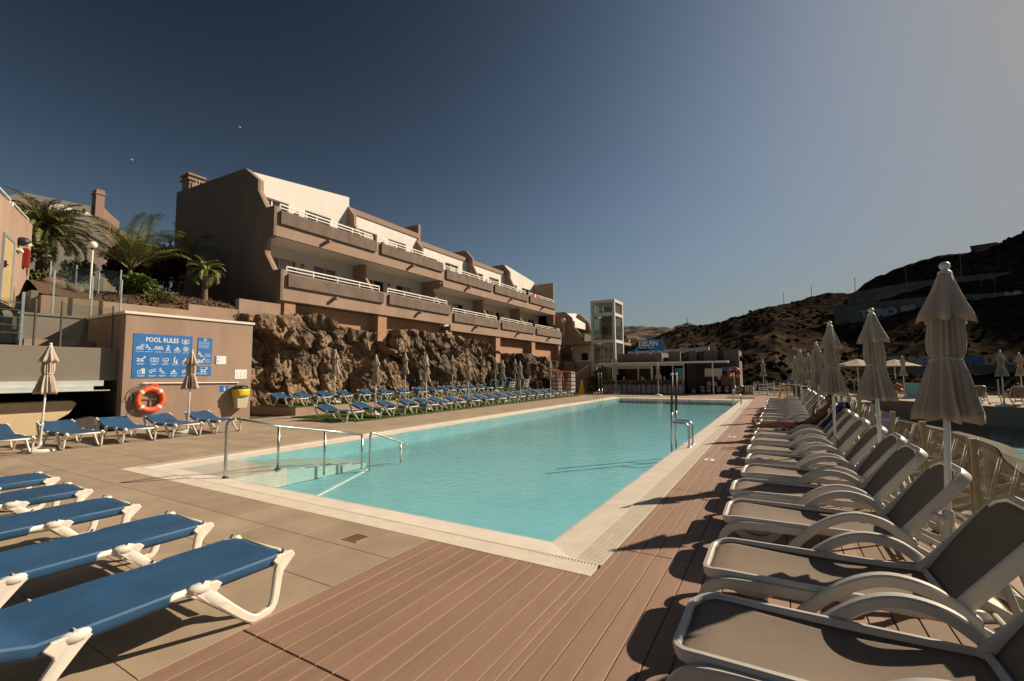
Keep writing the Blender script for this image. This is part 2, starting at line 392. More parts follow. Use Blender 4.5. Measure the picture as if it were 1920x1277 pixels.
for (a, lo, b, hi) in rects:
    if a >= -11 and b > -3 and lo > PY0 and hi < PY1: continue
    if b-a < .05: continue
    if lo > 31 and b > -3.0: b = -2.97
    cx, cy = (a+b)/2, (lo+hi)/2
    if cy < 17 and ntile < 298: tile(a, lo, b, hi); ntile += 1
    else: stuffT.cbox(a+.002, lo+.002, -.02, b-.002, hi-.002, 0, .002)
stuffT.build('tile', Mt['tile'], pav, kind='stuff')
# planks -----------------------------------------------------------------
deck = empty('plank_decking'); deck['kind'] = 'structure'
pm = {}; npl = 0; st = MB()
PW = .1415
for i in range(32):
    x0 = -2.97+PW*i
    if x0+PW > 1.62: break
    for j in range(-2, 17):
        y0 = 1.71+2.44*j; y1 = y0+2.44
        if x0+PW > PX1+.06 and x0 < PX1-.06 and False: pass
        if x0+PW <= PX1+.03:
            if y0 > PY1: pass
            elif y0 > PY0: continue
            elif y1 > PY0: y1 = PY0
        if y1 > 38: y1 = 38
        if y1-y0 < .05: continue
        xx0 = x0
        if x0 < PX1 < x0+PW and y1 > PY0 and y0 < PY1:
            xx0 = PX1
            if y0 < PY0: st.cbox(x0+.0025, y0+.003, -.02, PX1-.001, PY0-.003, 0, .0045)
        k = (round(x0+PW-xx0, 3), round(y1-y0, 3))
        if y0 < 18 and npl < 296:
            npl += 1
            if k not in pm:
                pm[k] = MB().cbox(.0025, .003, -.02, k[0]-.0025, k[1]-.003, 0, .0045).build('plank', Mt['plank'], deck); o = pm[k]
            else:
                o = pm[k].copy(); COL.objects.link(o)
            o.location = (xx0, y0, random.uniform(-.0006, .0006))
        else: st.cbox(xx0+.0025, y0+.003, -.02, x0+PW-.0025, y1-.003, 0, .0045)
st.build('plank', Mt['plank'], deck, kind='stuff')
# pool -------------------------------------------------------------------
pool = empty('swimming_pool', label='large rectangular swimming pool with turquoise water and pale overflow edge', cat='pool')
GW = .25; LW = .40
g = MB()
gb = MB()
# four grating strips, mitred: base plus slats across the channel
def grate_side(x0, y0, x1, y1, along):
    gb.box(x0, y0, -.06, x1, y1, -.03)
    if along == 'y':
        n = int((y1-y0)/.03)
        for k in range(n):
            y = y0+.03*k; g.box(x0+.012, y+.004, -.031, x1-.012, y+.023, 0)
        g.box(x0, y0, -.03, x0+.01, y1, .001); g.box(x1-.01, y0, -.03, x1, y1, .001)
    else:
        n = int((x1-x0)/.03)
        for k in range(n):
            x = x0+.03*k; g.box(x+.004, y0+.012, -.031, x+.021, y1-.012, 0)
        g.box(x0, y0, -.03, x1, y0+.01, .001); g.box(x0, y1-.01, -.03, x1, y1, .001)
grate_side(PX0, PY0, PX1, PY0+GW, 'x'); grate_side(PX0, PY1-GW, PX1, PY1, 'x')
grate_side(PX0, PY0+GW, PX0+GW, PY1-GW, 'y'); grate_side(PX1-GW, PY0+GW, PX1, PY1-GW, 'y')
g.build('overflow_grating', Mt['grate'], pool); gb.build('gutter_channel', Mt['joint'], pool)
g = MB(); a, b, c, d = PX0+GW, PY0+GW, PX1-GW, PY1-GW; e = LW; zl = -.012; zi = -.05
A = [(a,b),(c,b),(c,d),(a,d)]; B = [(a+e,b+e),(c-e,b+e),(c-e,d-e),(a+e,d-e)]
for k in range(4):
    k2 = (k+1) % 4
    g.quad((*A[k],zl), (*A[k2],zl), (*B[k2],zi), (*B[k],zi))
    g.quad((*A[k],zl), (*A[k],-.3), (*A[k2],-.3), (*A[k2],zl))
g.build('coping', Mt['coping'], pool)
WX0, WY0, WX1, WY1 = a+e, b+e, c-e, d-e
g = MB(); D0 = -.36
g.quad((WX0,WY0,D0), (WX1,WY0,D0), (WX1,WY1,D0), (WX0,WY1,D0))
g.quad((WX0,WY0,zi), (WX1,WY0,zi), (WX1,WY0,D0), (WX0,WY0,D0)); g.quad((WX1,WY0,zi), (WX1,WY1,zi), (WX1,WY1,D0), (WX1,WY0,D0))
g.quad((WX1,WY1,zi), (WX0,WY1,zi), (WX0,WY1,D0), (WX1,WY1,D0)); g.quad((WX0,WY1,zi), (WX0,WY0,zi), (WX0,WY0,D0), (WX0,WY1,D0))
g.build('basin', Mt['basin'], pool)
# entry steps along the left side near the handrail
g = MB()
g.box(WX0+.002, WY0+.002, D0+.01, -7.62, WY0+.95, -.055)
g.build('entry_landing', Mt['coping'], pool)
g = MB()
for k in range(5): g.box(WX0+.002, WY0+.952+.36*k, D0+.01, -7.62, WY0+.95+.36*(k+1), -.09-.04*k)
g.build('entry_steps', Mt['step_tile'], pool)
g = MB(); nx, ny = 2, 2
q_ = .365; g.quad((a+q_,b+q_,-.0465), (c-q_,b+q_,-.0465), (c-q_,d-q_,-.0465), (a+q_,d-q_,-.0465))
MB().obox((-6.17,4.15), (-1.24,2.6), .022, -.359, -.345).build('nosing_glint', Mt['signw'], pool)  # white floor strip: submerged step nosing with its sun glint painted in
wt = tag(g.build('water', Mt['water'], pool), kind=None)
# small floor drain cover in the tiles and depth marks
dr = empty('drain_cover', (-3.62,3.17,.0), label='small square rusty drain cover let into tiles beside the pool edge', cat='drain cover')
MB().box(-.1, -.09, 0, .1, .09, .006).build('frame', Mt['brick'], dr)
g = MB()
for k in range(5): g.box(-.08, -.075+.033*k, .006, .08, -.062+.033*k, .009)
g.build('grille', Mt['steel_dark'], dr)
for n_, (x, y) in enumerate([(-1.15, 9.1), (-1.05, 12.6)]):
    m = MB().box(-.08, -.1, 0, .08, .1, .004); o = m.build('depth_marker', Mt['signw'], loc=(x, y, .001))
    tag(o, ['white depth marker plate on the deck near the middle pool ladder', 'white depth marker plate farther along the deck edge'][n_], 'marker')
    MB().box(-.03, -.06, .004, .02, .06, .0055).build('mark', Mt['sign'], o)
# ================================================================ BUILDINGS
# ---- apartment building ------------------------------------------------
apt = empty('apartment_building', (-24, 13.07, 0), label='long two storey mauve apartment block with white balconies on top of the rock face', cat='building')
def AP(mb, name, m, parent=None, **k):     # build with world coordinates under the building
    o = mb.build(name, m, parent or apt, **k)
    if parent is None or parent is apt: o.matrix_parent_inverse = Matrix.Translation((24, -13.07, 0))
    return o
BY = [13.07, 19.75, 26.25, 33.0, 39.55, 46.0]; T = .2
XU, XL = -21.2, -20.5          # front planes of upper and lower parapets
dz = [0, 0, -.42, -.42, -.42]
# left end wall (shaded gable)
prof = [(-31.3,4.0),(-31.3,12.85),(-23.9,12.6),(-22.69,11.72),(-22.66,11.15),(-21.9,10.07),(XU,10.04),(XU,8.55),(-22.25,8.5),(-21.9,8.48),(-21.86,7.71),(-21.14,6.78),(XL,6.76),(XL,5.25),(-20.75,5.2),(-20.75,1.0),(-31.3,1.0)]
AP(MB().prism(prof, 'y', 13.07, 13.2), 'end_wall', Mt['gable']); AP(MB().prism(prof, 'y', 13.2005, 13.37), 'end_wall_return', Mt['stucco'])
# roof and main volume
g = MB()
g.box(-31.3, 13.38, 12.3, -23.9, 26.2, 12.55); g.box(-31.3, 26.2, 11.9, -23.9, 46, 12.1); g.box(-31.3, 13.38, 1, -31.1, 46, 11.9)
AP(g, 'roof_slab', Mt['stucco_roof'])
ch = AP(MB().box(-31.2, 13.3, 12.85, -30.35, 14.1, 13.55).box(-31.3, 13.2, 13.55, -30.25, 14.2, 13.68).box(-31.2, 13.3, 13.74, -30.35, 14.1, 13.84).box(-31.3, 13.2, 13.84, -30.25, 14.2, 13.95), 'chimney', Mt['stucco_roof'])
AP(MB().tube([(-30.2,13.6,12.8),(-30.2,13.6,13.5),(-29.9,13.6,13.5),(-29.7,13.6,12.85)], .035, 6), 'roof_pipe', Mt['steel'])
topz = [(12.5,13.26),(12.24,12.24),(11.72,11.85),(11.72,11.82),(12.87,12.16)]
Wn = {'u': None}
def window(x, y0, y1, z0, z1, cur, parent_wall):
    # frame proud 4 cm, two sliding sashes, glass set back, half drawn curtain
    g = MB(); f = .05
    g.box(x-.02, y0, z0, x+.05, y1, z0+f).box(x-.02, y0, z1-f, x+.05, y1, z1).box(x-.02, y0, z0+f, x+.05, y0+f, z1-f).box(x-.02, y1-f, z0+f, x+.05, y1, z1-f)
    ym = (y0+y1)/2; g.box(x-.02, ym-.04, z0+f, x+.045, ym+.04, z1-f)
    fr = AP(g, 'window', Mt['frame'])
    for a_, b_ in ((y0+f, ym-.04), (ym+.04, y1-f)):
        p = MB().box(x-.012, a_, z0+f, x+.004, b_, z1-f).build('pane', Mt['win'], fr)
    if cur:
        c0 = y0+.08 if cur == 1 else ym+.1
        g = MB(); n = 10
        for k in range(n):
            y = c0+.07*k; g.box(x+.0045, y, z0+.06, x+.008+.004*(k % 2), y+.06, z1-.08)
        g.build('curtain', Mt['curtain'], fr)
for i in range(5):
    y0, y1 = BY[i], BY[i+1]; z = dz[i]; s0 = y0+(.3 if i == 0 else 0)
    # upper parapet wall, balcony slab, proud concrete panel
    g = MB()
    g.box(XU-.15, s0, 8.55+z, XU, y1-.003, 10.04+z-.15)
    AP(g, 'upper_parapet', Mt['stucco'])
    AP(MB().cbox(XU+.005, y0+.3, 9.2+z, XU+.13, y1-.12, 9.87+z, .02), 'balcony_panel', Mt['panel'])
    AP(MB().box(-23.8, s0, 8.58+z, XU-.152, y1-.003, 8.85+z), 'balcony_slab', Mt['white'])
    g = MB(); g.box(XL-.15, s0, 5.25+z, XL, y1-.003, 6.76+z-.12)
    AP(g, 'lower_parapet', Mt['stucco'])
    AP(MB().cbox(XL+.005, y0+.33, 5.95+z, XL+.13, y1-.12, 6.57+z, .02), 'balcony_panel', Mt['panel'])
    AP(MB().box(-23.2, s0, 5.28+z, XL-.152, y1-.003, 5.58+z), 'balcony_slab', Mt['stucco_roof'])
    # rear walls with openings, windows set back in them
    a0 = s0+.002; t0, t1 = topz[i]; e_ = y1-.01
    def tz_(y): return t0+(t1-t0)*(y-a0)/(e_-a0)
    if i in (1, 2, 3):
        AP(MB().box(-24.1, a0, t0+.002, -23.72, y1+.15, t0+.36), 'roof_edge', Mt['stucco_roof'])
    for (X_, zf, zh, opens, nm) in ((-23.8, 8.86+z, 11.42+z*.8, ((.45, 2.45), (3.5, 5.3)), 'upper_rear_wall'), (-23.2, 5.6+z, 8.05+z, ((.7, 2.7), (3.75, 5.4)), 'lower_rear_wall')):
        top_ = (tz_ if X_ < -23.5 else (lambda y: 8.57+z)); g = MB(); y_ = a0; ops = [(max(a0+.3, y0+p_), min(y0+q_, y1-.4)) for p_, q_ in opens]
        for (p_, q_) in ops+[(e_, e_)]:
            g.box(X_-.25, y_, zf, X_, p_, zh); y_ = q_
        g.prism([(a0, zh+.0005), (e_, zh+.0005), (e_, top_(e_)), (a0, top_(a0))], 'x', X_-.25, X_)
        AP(g, nm, Mt['white'])
        for n_, (p_, q_) in enumerate(ops):
            window(X_-.17, p_+.002, q_-.002, zf+.05, zh-.002, 1+(i+n_+(X_ > -23.5)) % 2 if (i*3+n_) % 4 != 1 else 0, None)
    for (xx, zz) in ((-23.8, 11.0), (-23.2, 7.85)):
        AP(MB().lathe([(.02,0),(.1,.01),(.13,.06),(.1,.12),(.03,.15)], 12, (xx, y0+2.97, zz+z), 'x'), 'wall_lamp', Mt['stucco_roof'], smooth=True)
    # railings: posts and two rails on each parapet
    for (X_, Z_, o_) in ((XU-.06, 9.9+z, .35), (XL-.06, 6.63+z, .35)):
        g = MB(); ya, yb = y0+.32, y1-.35
        g.box(X_-.025, ya, Z_+.28, X_+.025, yb, Z_+.34); g.box(X_-.02, ya, Z_+.12, X_+.02, yb, Z_+.165)
        n = 4
        for k in range(n+1):
            y = ya+(yb-ya)*k/n; g.box(X_-.022, y-.022, Z_-.1, X_+.022, y+.022, Z_+.28)
        AP(g, 'balcony_railing', Mt['paint'])
    # water spouts below the parapets
    for (X_, Z_) in ((XU, 8.95+z), (XL, 5.72+z)):
        AP(MB().obox((X_, y0+3.05), (.32, 0), .07, Z_-.07, Z_+.07), 'water_spout', Mt['stucco_roof'])
# party wall fins
def fin(y, peak, z, up=True):
    if up:
        p = [(-25.5,8.9+z),(-25.5,peak),(-23.95,peak),(-23.2,peak-.85),(-23.2,peak-1.45),(-22.3,10.05+z),(-21.5,9.4+z),(-21.36,8.9+z)]
    else:
        p = [(-23.19,5.6+z),(-23.19,8.56+z),(-22.2,8.56+z),(-22.2,7.87+z),(-21.3,6.6+z),(-20.7,6.2+z),(-20.66,5.6+z)]
    AP(MB().prism(p, 'y', y-.1, y+.1), 'party_wall', Mt['stucco'])
for i, pk in ((1, 12.8), (2, 12.2), (3, 12.85), (4, 12.9), (5, 12.15)):
    z = dz[min(i, 4)]
    fin(BY[i], pk, z); 
    if i < 5: fin(BY[i], 0, dz[i-1] if i != 2 else 0, False)
fin(45.9, 0, -.42, False)
AP(MB().prism([(-25.6,11.9),(-25.6,13.35),(-23.75,13.35),(-23.75,11.9)], 'y', 26.36, 26.6), 'roof_upstand', Mt['stucco'])
# step between the two groups
AP(MB().box(-23.1, 26.04, 8.0, XU-.2, 26.12, 8.56), 'step_wall', Mt['stucco'])
# base: pillars and recessed retaining wall panels under the slab
for i in range(5):
    y0, y1 = BY[i], BY[i+1]; z = dz[i]
    AP(MB().box(-22.1, y0 + (.3 if i == 0 else .0), 1, -21.25, y1, 5.24+z), 'retaining_wall', Mt['brick'])
    AP(MB().box(-21.24, y0+(.0 if i == 0 else -.35) + (.31 if i == 0 else 0), 1, -20.62, y0+(.9 if i == 0 else .35), 5.24+z), 'pillar', Mt['brick'])
AP(MB().box(-21.24, 45.5, 1, -20.62, 46.0, 4.8), 'pillar', Mt['brick'])
AP(MB().box(-31.3, 45.8, 1, -21.3, 46.0, 11.8), 'far_end_wall', Mt['stucco'])
# things on balconies
tw = MB().box(0, 0, 0, .05, 1.0, .5); o = tw.build('towel', Mt['cloth_red'], loc=(XU-.02, 40.7, 9.3)); tag(o, 'red and white towel hung over the top balcony railing of the apartment block', 'towel')
MB().box(.051, .3, .02, .056, .55, .48).build('stripe', Mt['paint'], o)
# ---- foliage generators --------------------------------------------------
def leaf_cloud(c, r, n, s, seed, fill=.55, up=.3, lumps=9):
    rnd = random.Random(seed); g = MB(); L = []
    for _ in range(lumps):
        a = rnd.uniform(0, 6.28); q = rnd.uniform(.1, .65); L.append((math.cos(a)*q, math.sin(a)*q, rnd.uniform(-.35, .6), rnd.uniform(.3, .55)))
    for _ in range(n):
        l = rnd.choice(L); v = Vector((rnd.gauss(0,1), rnd.gauss(0,1), rnd.gauss(0,1))).normalized()
        q = l[3]*rnd.uniform(fill, 1.08)
        p = Vector((c[0]+(l[0]+v.x*q)*r[0], c[1]+(l[1]+v.y*q)*r[1], c[2]+(l[2]+v.z*q)*r[2]))
        if p.z < c[2]-r[2]: continue
        d = (v+Vector((0,0,up))+Vector((rnd.gauss(0,.5), rnd.gauss(0,.5), rnd.gauss(0,.5)))).normalized()
        sd_ = d.cross(Vector((rnd.gauss(0,1), rnd.gauss(0,1), rnd.gauss(0,1)))).normalized()*s*rnd.uniform(.25, .4)
        e = p+d*s*rnd.uniform(.7, 1.3); m_ = (p+e)/2+Vector((0,0,s*.08))
        g.add([p, m_-sd_, e, m_+sd_], [(0,1,2,3)])
    return g
def bush(name, c, r, n, s, m, seed, label, cat='bush'):
    t = empty(name, (c[0], c[1], c[2]-r[2]*.6), label=label, cat=cat)
    leaf_cloud((0,0,r[2]*.6), r, n, s, seed).build('crown', m, t)
    g = MB(); rnd = random.Random(seed)
    for k in range(5):
        a = rnd.uniform(0, 6.28); g.tube([(0,0,-.1),(math.cos(a)*r[0]*.2, math.sin(a)*r[1]*.2, r[2]*.5),(math.cos(a)*r[0]*.5, math.sin(a)*r[1]*.5, r[2]*1.0)], [.035,.025,.01], 5)
    g.build('stem', Mt['trunk'], t)
    return t
def frond(L, droop, elev, az, ll, nleaf, twist=0, vee=.5, curl=1.0):
    # rachis curve plus leaflets on both sides
    g = MB(); pts = []; n = 10; p = Vector((0,0,0)); e = elev
    h = Vector((math.cos(az), math.sin(az), 0)); side = Vector((-math.sin(az), math.cos(az), 0))
    for k in range(n+1):
        pts.append(p.copy()); d = h*math.cos(e)+Vector((0,0,1))*math.sin(e); p = p+d*L/n; e -= droop/n*(.5+curl*k/n)
    g.cm = 1; g.tube(pts, [.028*(1-.85*k/n)+.004 for k in range(n+1)], 4); g.cm = 0
    for k in range(nleaf):
        t = .16+.84*k/nleaf; i = min(int(t*n), n-1); f_ = t*n-i
        a = pts[i].lerp(pts[i+1], f_); dr = (pts[i+1]-pts[i]).normalized(); up_ = side.cross(dr)*-1
        if up_.z < 0: up_ = -up_
        l = ll*(math.sin(math.pi*min(1, t*.85+.12)))**.6
        for s_ in (-1, 1):
            d = (side*s_+dr*(.45+.9*t)+up_*vee*random.uniform(.3, 1.1)).normalized()
            tip = a+d*l*random.uniform(.8, 1.1)+Vector((0,0,-.22*l)); mid = a+d*l*.5; wd = dr*.022
            g.add([a-wd, mid-wd*.9+Vector((0,0,.01)), tip, mid+wd], [(0,1,2,3)])
    return g
def palm(name, loc, h, tr, nf, L, m, label, elev=(-.2, 1.35), droop=1.6, ll=.5, nleaf=34, seed=1, lean=(0,0), vee=.5, crownshaft=0, az0=None):
    random.seed(seed); t = empty(name, loc, label=label, cat='palm tree')
    prof = []; n = 14; g = MB(); path = []; rr = []
    for k in range(n*2+1):
        u = k/(n*2); path.append((lean[0]*u*u, lean[1]*u*u, h*u)); rr.append(tr*(1.35-.35*min(1, u*3))*(1+.09*(k % 2)))
    g.tube(path, rr, 10); g.build('trunk', Mt['trunk'], t)
    if crownshaft:
        MB().tube([(lean[0],lean[1],h-.05),(lean[0],lean[1],h+crownshaft*.5),(lean[0],lean[1],h+crownshaft)], [tr*.95,tr*.85,tr*.45], 10).build('crownshaft', Mt['leaf_palm'], t)
    for k in range(nf):
        az = k*2.39996+random.uniform(-.2, .2); q = (k+.5)/nf; el = elev[0]+(elev[1]-elev[0])*q
        mm = m if q > .18 else Mt['leaf_dull']
        f_ = frond(L*random.uniform(.85, 1.1), droop*random.uniform(.8, 1.2), el, az, ll, nleaf, vee=vee)
        o = f_.build('frond', [mm, Mt['leaf_dull']], t); o.location = (lean[0], lean[1], h+crownshaft*.95)
    return t
# ---- rock face ------------------------------------------------------------
def rockface():
    top = [(9.6,4.0),(11.2,4.4),(11.9,4.45),(13.8,4.6),(15.3,4.7),(16.7,4.25),(18.9,4.1),(21.6,4.55),(26.6,4.45),(30.0,4.35),(33.3,3.45),(39.3,3.55),(44.1,2.9),(48,2.4)]
    def tz(y):
        for (a, za), (b, zb) in zip(top, top[1:]):
            if a <= y <= b: return za+(zb-za)*(y-a)/(b-a)
        return top[0][1] if y < top[0][0] else top[-1][1]
    def facet(P, w):
        d, pts = noise.voronoi(P, distance_metric='DISTANCE', exponent=2.5); c = pts[0]
        nx = noise.cell_vector(c*9.1)-Vector((.5,.5,.5)); q = P-c
        return (noise.cell(c*7.3)-.5)*w+(q.x*nx.x+q.y*nx.y)*w*1.6+min(0, (d[1]-d[0])-.10)*1.8*w
    ny, nz = 860, 92; g = MB(); vs = []
    for i in range(ny+1):
        y = 10.9+(48-10.9)*i/ny; h = tz(y)+.25*noise.noise((y*.9, 3.1, 0))
        for k in range(nz+1):
            u = k/nz; z = -.05+(h+.05)*min(1, u/.9)
            x = -19.45-.75*(u**1.6)
            if u > .9: x -= (u-.9)/.1*1.5; z -= 0
            # boulder relief: cells with sharp clefts + fractal
            P = Vector((y*.55+.35*noise.noise((y*.7, z*.9, 5)), z*.62+.3*noise.noise((y*.6, z, 9)), x*.2))
            d1, pts = noise.voronoi(P, distance_metric='DISTANCE', exponent=2.5)
            cell = min(.42, (d1[1]-d1[0]))
            cid = noise.cell(pts[0]*7.3)
            P2 = Vector((y*1.7, z*1.9, 2.2)); d2, q2 = noise.voronoi(P2, distance_metric='DISTANCE', exponent=2.5)
            f1 = noise.fractal(Vector((y*1.1, z*1.3, x)), 1.0, 2.1, 6)
            rd = noise.ridged_multi_fractal(Vector((y*2.6, z*2.9, .4)), .9, 2.2, 4, 1, 2)
            dsp = facet(Vector((P.x*.85+.25*P.y, P.y*.8, P.z)), .62)+facet(Vector((y*1.25+.4*z, z*.8+.2*f1, 3.3)), .24)+facet(Vector((y*4.1+.8*z, z*3.0, 1.2)), .07)+.07*f1+.03*(rd-1)
            x += dsp*min(1, max(.15, (1-u)/.2)); z += (.12*noise.noise((y*1.5, z*1.5, 7)))*(1 if k > 3 else 0)
            vs.append((x, y, max(z, -.05) if k < 3 else z))
    fs = [(i*(nz+1)+k, (i+1)*(nz+1)+k, (i+1)*(nz+1)+k+1, i*(nz+1)+k+1) for i in range(ny) for k in range(nz)]
    g.add(vs, fs); o = g.build('rock_face', Mt['rock'], smooth=True, angle=22); o['kind'] = 'structure'
rockface()
# planted platform with turf at the foot of the rocks
plat = MB().box(-19.9, 11.5, -.02, -16.78, 35.2, .31).build('planter_platform', Mt['stucco']); tag(plat, 'low mauve terrace platform along the foot of the rock face', 'platform')
def turf(x0, y0, x1, y1, z, seed):
    rnd = random.Random(seed); g = MB(); g.box(x0, y0, z, x1, y1, z+.012)
    n = int((x1-x0)*(y1-y0)*600)
    for _ in range(n):
        x = rnd.uniform(x0, x1); y = y0+(y1-y0)*rnd.random()**1.5; a = rnd.uniform(0, 3.14); h = rnd.uniform(.02, .035); c_, s_ = math.cos(a)*.006, math.sin(a)*.006
        dx, dy = rnd.uniform(-.015, .015), rnd.uniform(-.015, .015)
        g.add([(x-c_, y-s_, z+.012), (x+c_, y+s_, z+.012), (x+dx, y+dy, z+.012+h)], [(0,1,2)])
    return g
o = turf(-16.2, 10.9, -12.5, 31.5, .004, 3).build('artificial_turf', Mt['turf']); tag(o, 'strip of green artificial turf under the front lounger row', 'turf', kind='stuff')
o = turf(-19.6, 11.55, -16.83, 34.5, .312, 4).build('artificial_turf', Mt['turf']); tag(o, 'green artificial turf on top of the raised terrace', 'turf', kind='stuff')
# ---- pool rules building ---------------------------------------------------
bx = empty('utility_building', (-18.5, 7.8, 0), label='flat roofed mauve utility building carrying the pool rules signs', cat='building')
def under(root, mb, name, m, **k):
    o = mb.build(name, m, root, **k); o.matrix_parent_inverse = Matrix.Translation(-root.location); return o
under(bx, MB().box(-19.9, 5.93, -.02, -17.0, 9.79, 3.52), 'wall', Mt['stucco'])
under(bx, MB().box(-19.95, 5.88, 3.521, -16.95, 9.84, 3.60), 'roof_edge', Mt['finial'])
under(bx, MB().tube([(-16.95,6.42,1.40),(-16.95,9.32,1.37)], .022, 8), 'wall_rail', Mt['paint'])
g = MB()
for y in (6.5, 7.4, 8.3, 9.25): g.box(-17.0, y-.015, 1.375, -16.93, y+.015, 1.405)
under(bx, g, 'rail_bracket', Mt['paint'])
# signs
def text(s, size, m, parent, loc, rot=(R(90),0,R(90)), depth=.004, name='lettering', space=1.0, align='LEFT', bold=0, sx=1):
    c = bpy.data.curves.new(name, 'FONT'); c.body = s; c.size = size; c.extrude = depth/2; c.space_character = space; c.align_x = align; c.resolution_u = 2; c.offset = bold
    o = bpy.data.objects.new(name, c); COL.objects.link(o)
    me = bpy.data.meshes.new_from_object(o.evaluated_get(bpy.context.evaluated_depsgraph_get()))
    bpy.data.objects.remove(o); bpy.data.curves.remove(c)
    me.name = name; me.materials.clear(); me.materials.append(m)
    o = bpy.data.objects.new(name, me); COL.objects.link(o); o.parent = parent; o.location = loc; o.rotation_euler = rot; o.scale = (sx, 1, 1)
    return o
def seg(g, a, b, w_=.008, x=.012):       # flat stroke in the sign plane (y,z)
    ay, az = a; by, bz = b; dy, dz_ = by-ay, bz-az; n = math.hypot(dy, dz_) or 1; py, pz = -dz_/n*w_, dy/n*w_
    g.add([(x,ay+py,az+pz),(x,ay-py,az-pz),(x,by-py,bz-pz),(x,by+py,bz+pz)], [(0,1,2,3)])
def ring(g, c, r, n=12, w_=.007, x=.012, a0=0, a1=6.283):
    for k in range(n):
        p = a0+(a1-a0)*k/n; q = a0+(a1-a0)*(k+1)/n
        seg(g, (c[0]+r*math.cos(p), c[1]+r*math.sin(p)), (c[0]+r*math.cos(q), c[1]+r*math.sin(q)), w_, x)
def wave(g, y, z, L, x=.012):
    for k in range(6):
        a = y+L*k/6; seg(g, (a, z+(.012 if k % 2 else 0)), (a+L/6, z+(0 if k % 2 else .012)), .006, x)
def caption(g, y, z, L, n=2):
    for k in range(n):
        l = L*(1 if k == 0 else .75); x = y-l/2
        while x < y+l/2:
            q = random.uniform(.012, .035); seg(g, (x, z-.028*k), (min(x+q, y+l/2), z-.028*k), .0055, .0119+.0002*k); x += q+.009
def icon(g, kind, y, z):
    if kind == 0: wave(g, y-.1, z-.06, .2); wave(g, y-.1, z-.025, .2); ring(g, (y+.03, z+.02), .02); seg(g, (y-.08, z), (y+.01, z+.03), .009); ring(g, (y+.07, z+.07), .035)
    if kind == 1: seg(g, (y-.09, z+.08), (y+.03, z-.03), .016); ring(g, (y-.06, z+.08), .02, w_=.01); wave(g, y-.04, z-.06, .14); seg(g, (y-.1, z-.0), (y, z+.02), .008)
    if kind == 2:
        for d in (-.07, 0, .07): ring(g, (y+d, z+.03), .022, 8, .009); ring(g, (y+d, z-.05), .05, 6, .012, a0=0, a1=3.14)
    if kind == 3: ring(g, (y, z+.08), .02, 8, .01); seg(g, (y, z+.05), (y-.01, z-.01), .018); seg(g, (y, z-.01), (y+.05, z-.09), .01); seg(g, (y-.01, z-.01), (y-.05, z-.09), .01); seg(g, (y-.06, z), (y+.05, z+.03), .007)
    if kind == 4: ring(g, (y, z+.03), .022, 8, .01); seg(g, (y-.08, z-.02), (y+.06, z-.01), .012); seg(g, (y-.1, z-.07), (y+.1, z-.07), .008)
    if kind == 5: ring(g, (y, z), .07, 16, .008); seg(g, (y-.05, z+.05), (y+.05, z-.05), .008); ring(g, (y, z), .03, 8, .008)
    if kind == 6: seg(g, (y-.1, z-.05), (y+.1, z+.05), .013); seg(g, (y-.1, z+.04), (y+.08, z-.06), .013); ring(g, (y+.1, z+.08), .018, 8, .01); wave(g, y-.08, z-.07, .16)
    if kind == 7: [seg(g, a_, b_, .007) for a_, b_ in [((y-.1,z-.06),(y+.1,z-.06)),((y+.1,z-.06),(y+.1,z+.05)),((y+.1,z+.05),(y-.1,z+.05)),((y-.1,z+.05),(y-.1,z-.06))]]; ring(g, (y, z-.005), .035)
    if kind == 8: ring(g, (y-.035, z), .045, 10); ring(g, (y+.045, z+.01), .045, 10); seg(g, (y-.03, z-.07), (y+.06, z-.07), .007)
    if kind == 9: seg(g, (y-.03, z-.08), (y-.03, z+.05), .014); ring(g, (y-.02, z+.085), .018, 8, .01); seg(g, (y, z-.08), (y+.06, z-.08), .02); seg(g, (y+.02, z-.06), (y+.06, z+.02), .01)
    if kind == 10: ring(g, (y-.05, z-.02), .05, 10); seg(g, (y+.04, z-.08), (y+.04, z+.09), .018); seg(g, (y+.08, z-.08), (y+.08, z+.09), .01); seg(g, (y-.02, z+.03), (y+.02, z+.09), .01)
    if kind == 11: ring(g, (y-.03, z), .05, 12, a0=.6, a1=5.2); ring(g, (y+.05, z+.03), .04, 12); seg(g, (y-.06, z-.06), (y+.06, z+.09), .008)
def board(y0, y1, z0, z1, name, label, mcol='sign', cat='sign', X_=-17.0):
    t = MB().cbox(0, 0, 0, .001, 0, 0) if False else None
    o = MB().box(.002, 0, 0, .0115, y1-y0, z1-z0).build(name, Mt[mcol], loc=(X_, y0, z0)); tag(o, label, cat); return o
s1 = board(6.14, 7.77, 1.555, 2.94, 'sign_board', 'big blue POOL RULES sign with white pictograms on the utility building')
text('POOL RULES', .205, Mt['signw'], s1, (.0125, .31, 1.14), bold=.002, sx=.78)
g = MB(); icon(g, 7, 1.42, 1.2); seg(g, (1.42, 1.27), (1.42, 1.17), .01); caption(g, 1.42, 1.10, .1, 1)
rows_ = [(.95, [0,1,2,3,4,5], [.17,.41,.67,.93,1.19,1.44]), (.58, [6,7,8,9,4], [.21,.57,.87,1.15,1.44]), (.21, [10,11,1,4,11], [.24,.53,.80,1.12,1.44])]
for z, ks, ys in rows_:
    for k, y in zip(ks, ys): icon(g, k, y, z); caption(g, y, z-.125, .2, 2 if z < .9 else 1)
g.build('pictograms', Mt['signw'], s1)
s2 = board(7.93, 8.39, 2.03, 2.92, 'sign_board', 'tall narrow blue notice right of the pool rules sign')
g = MB(); ring(g, (.23, .82), .035)
for k in range(5): caption(g, .2, .74-.05*k, .34, 1)
icon(g, 1, .12, .3); icon(g, 6, .12, .1)
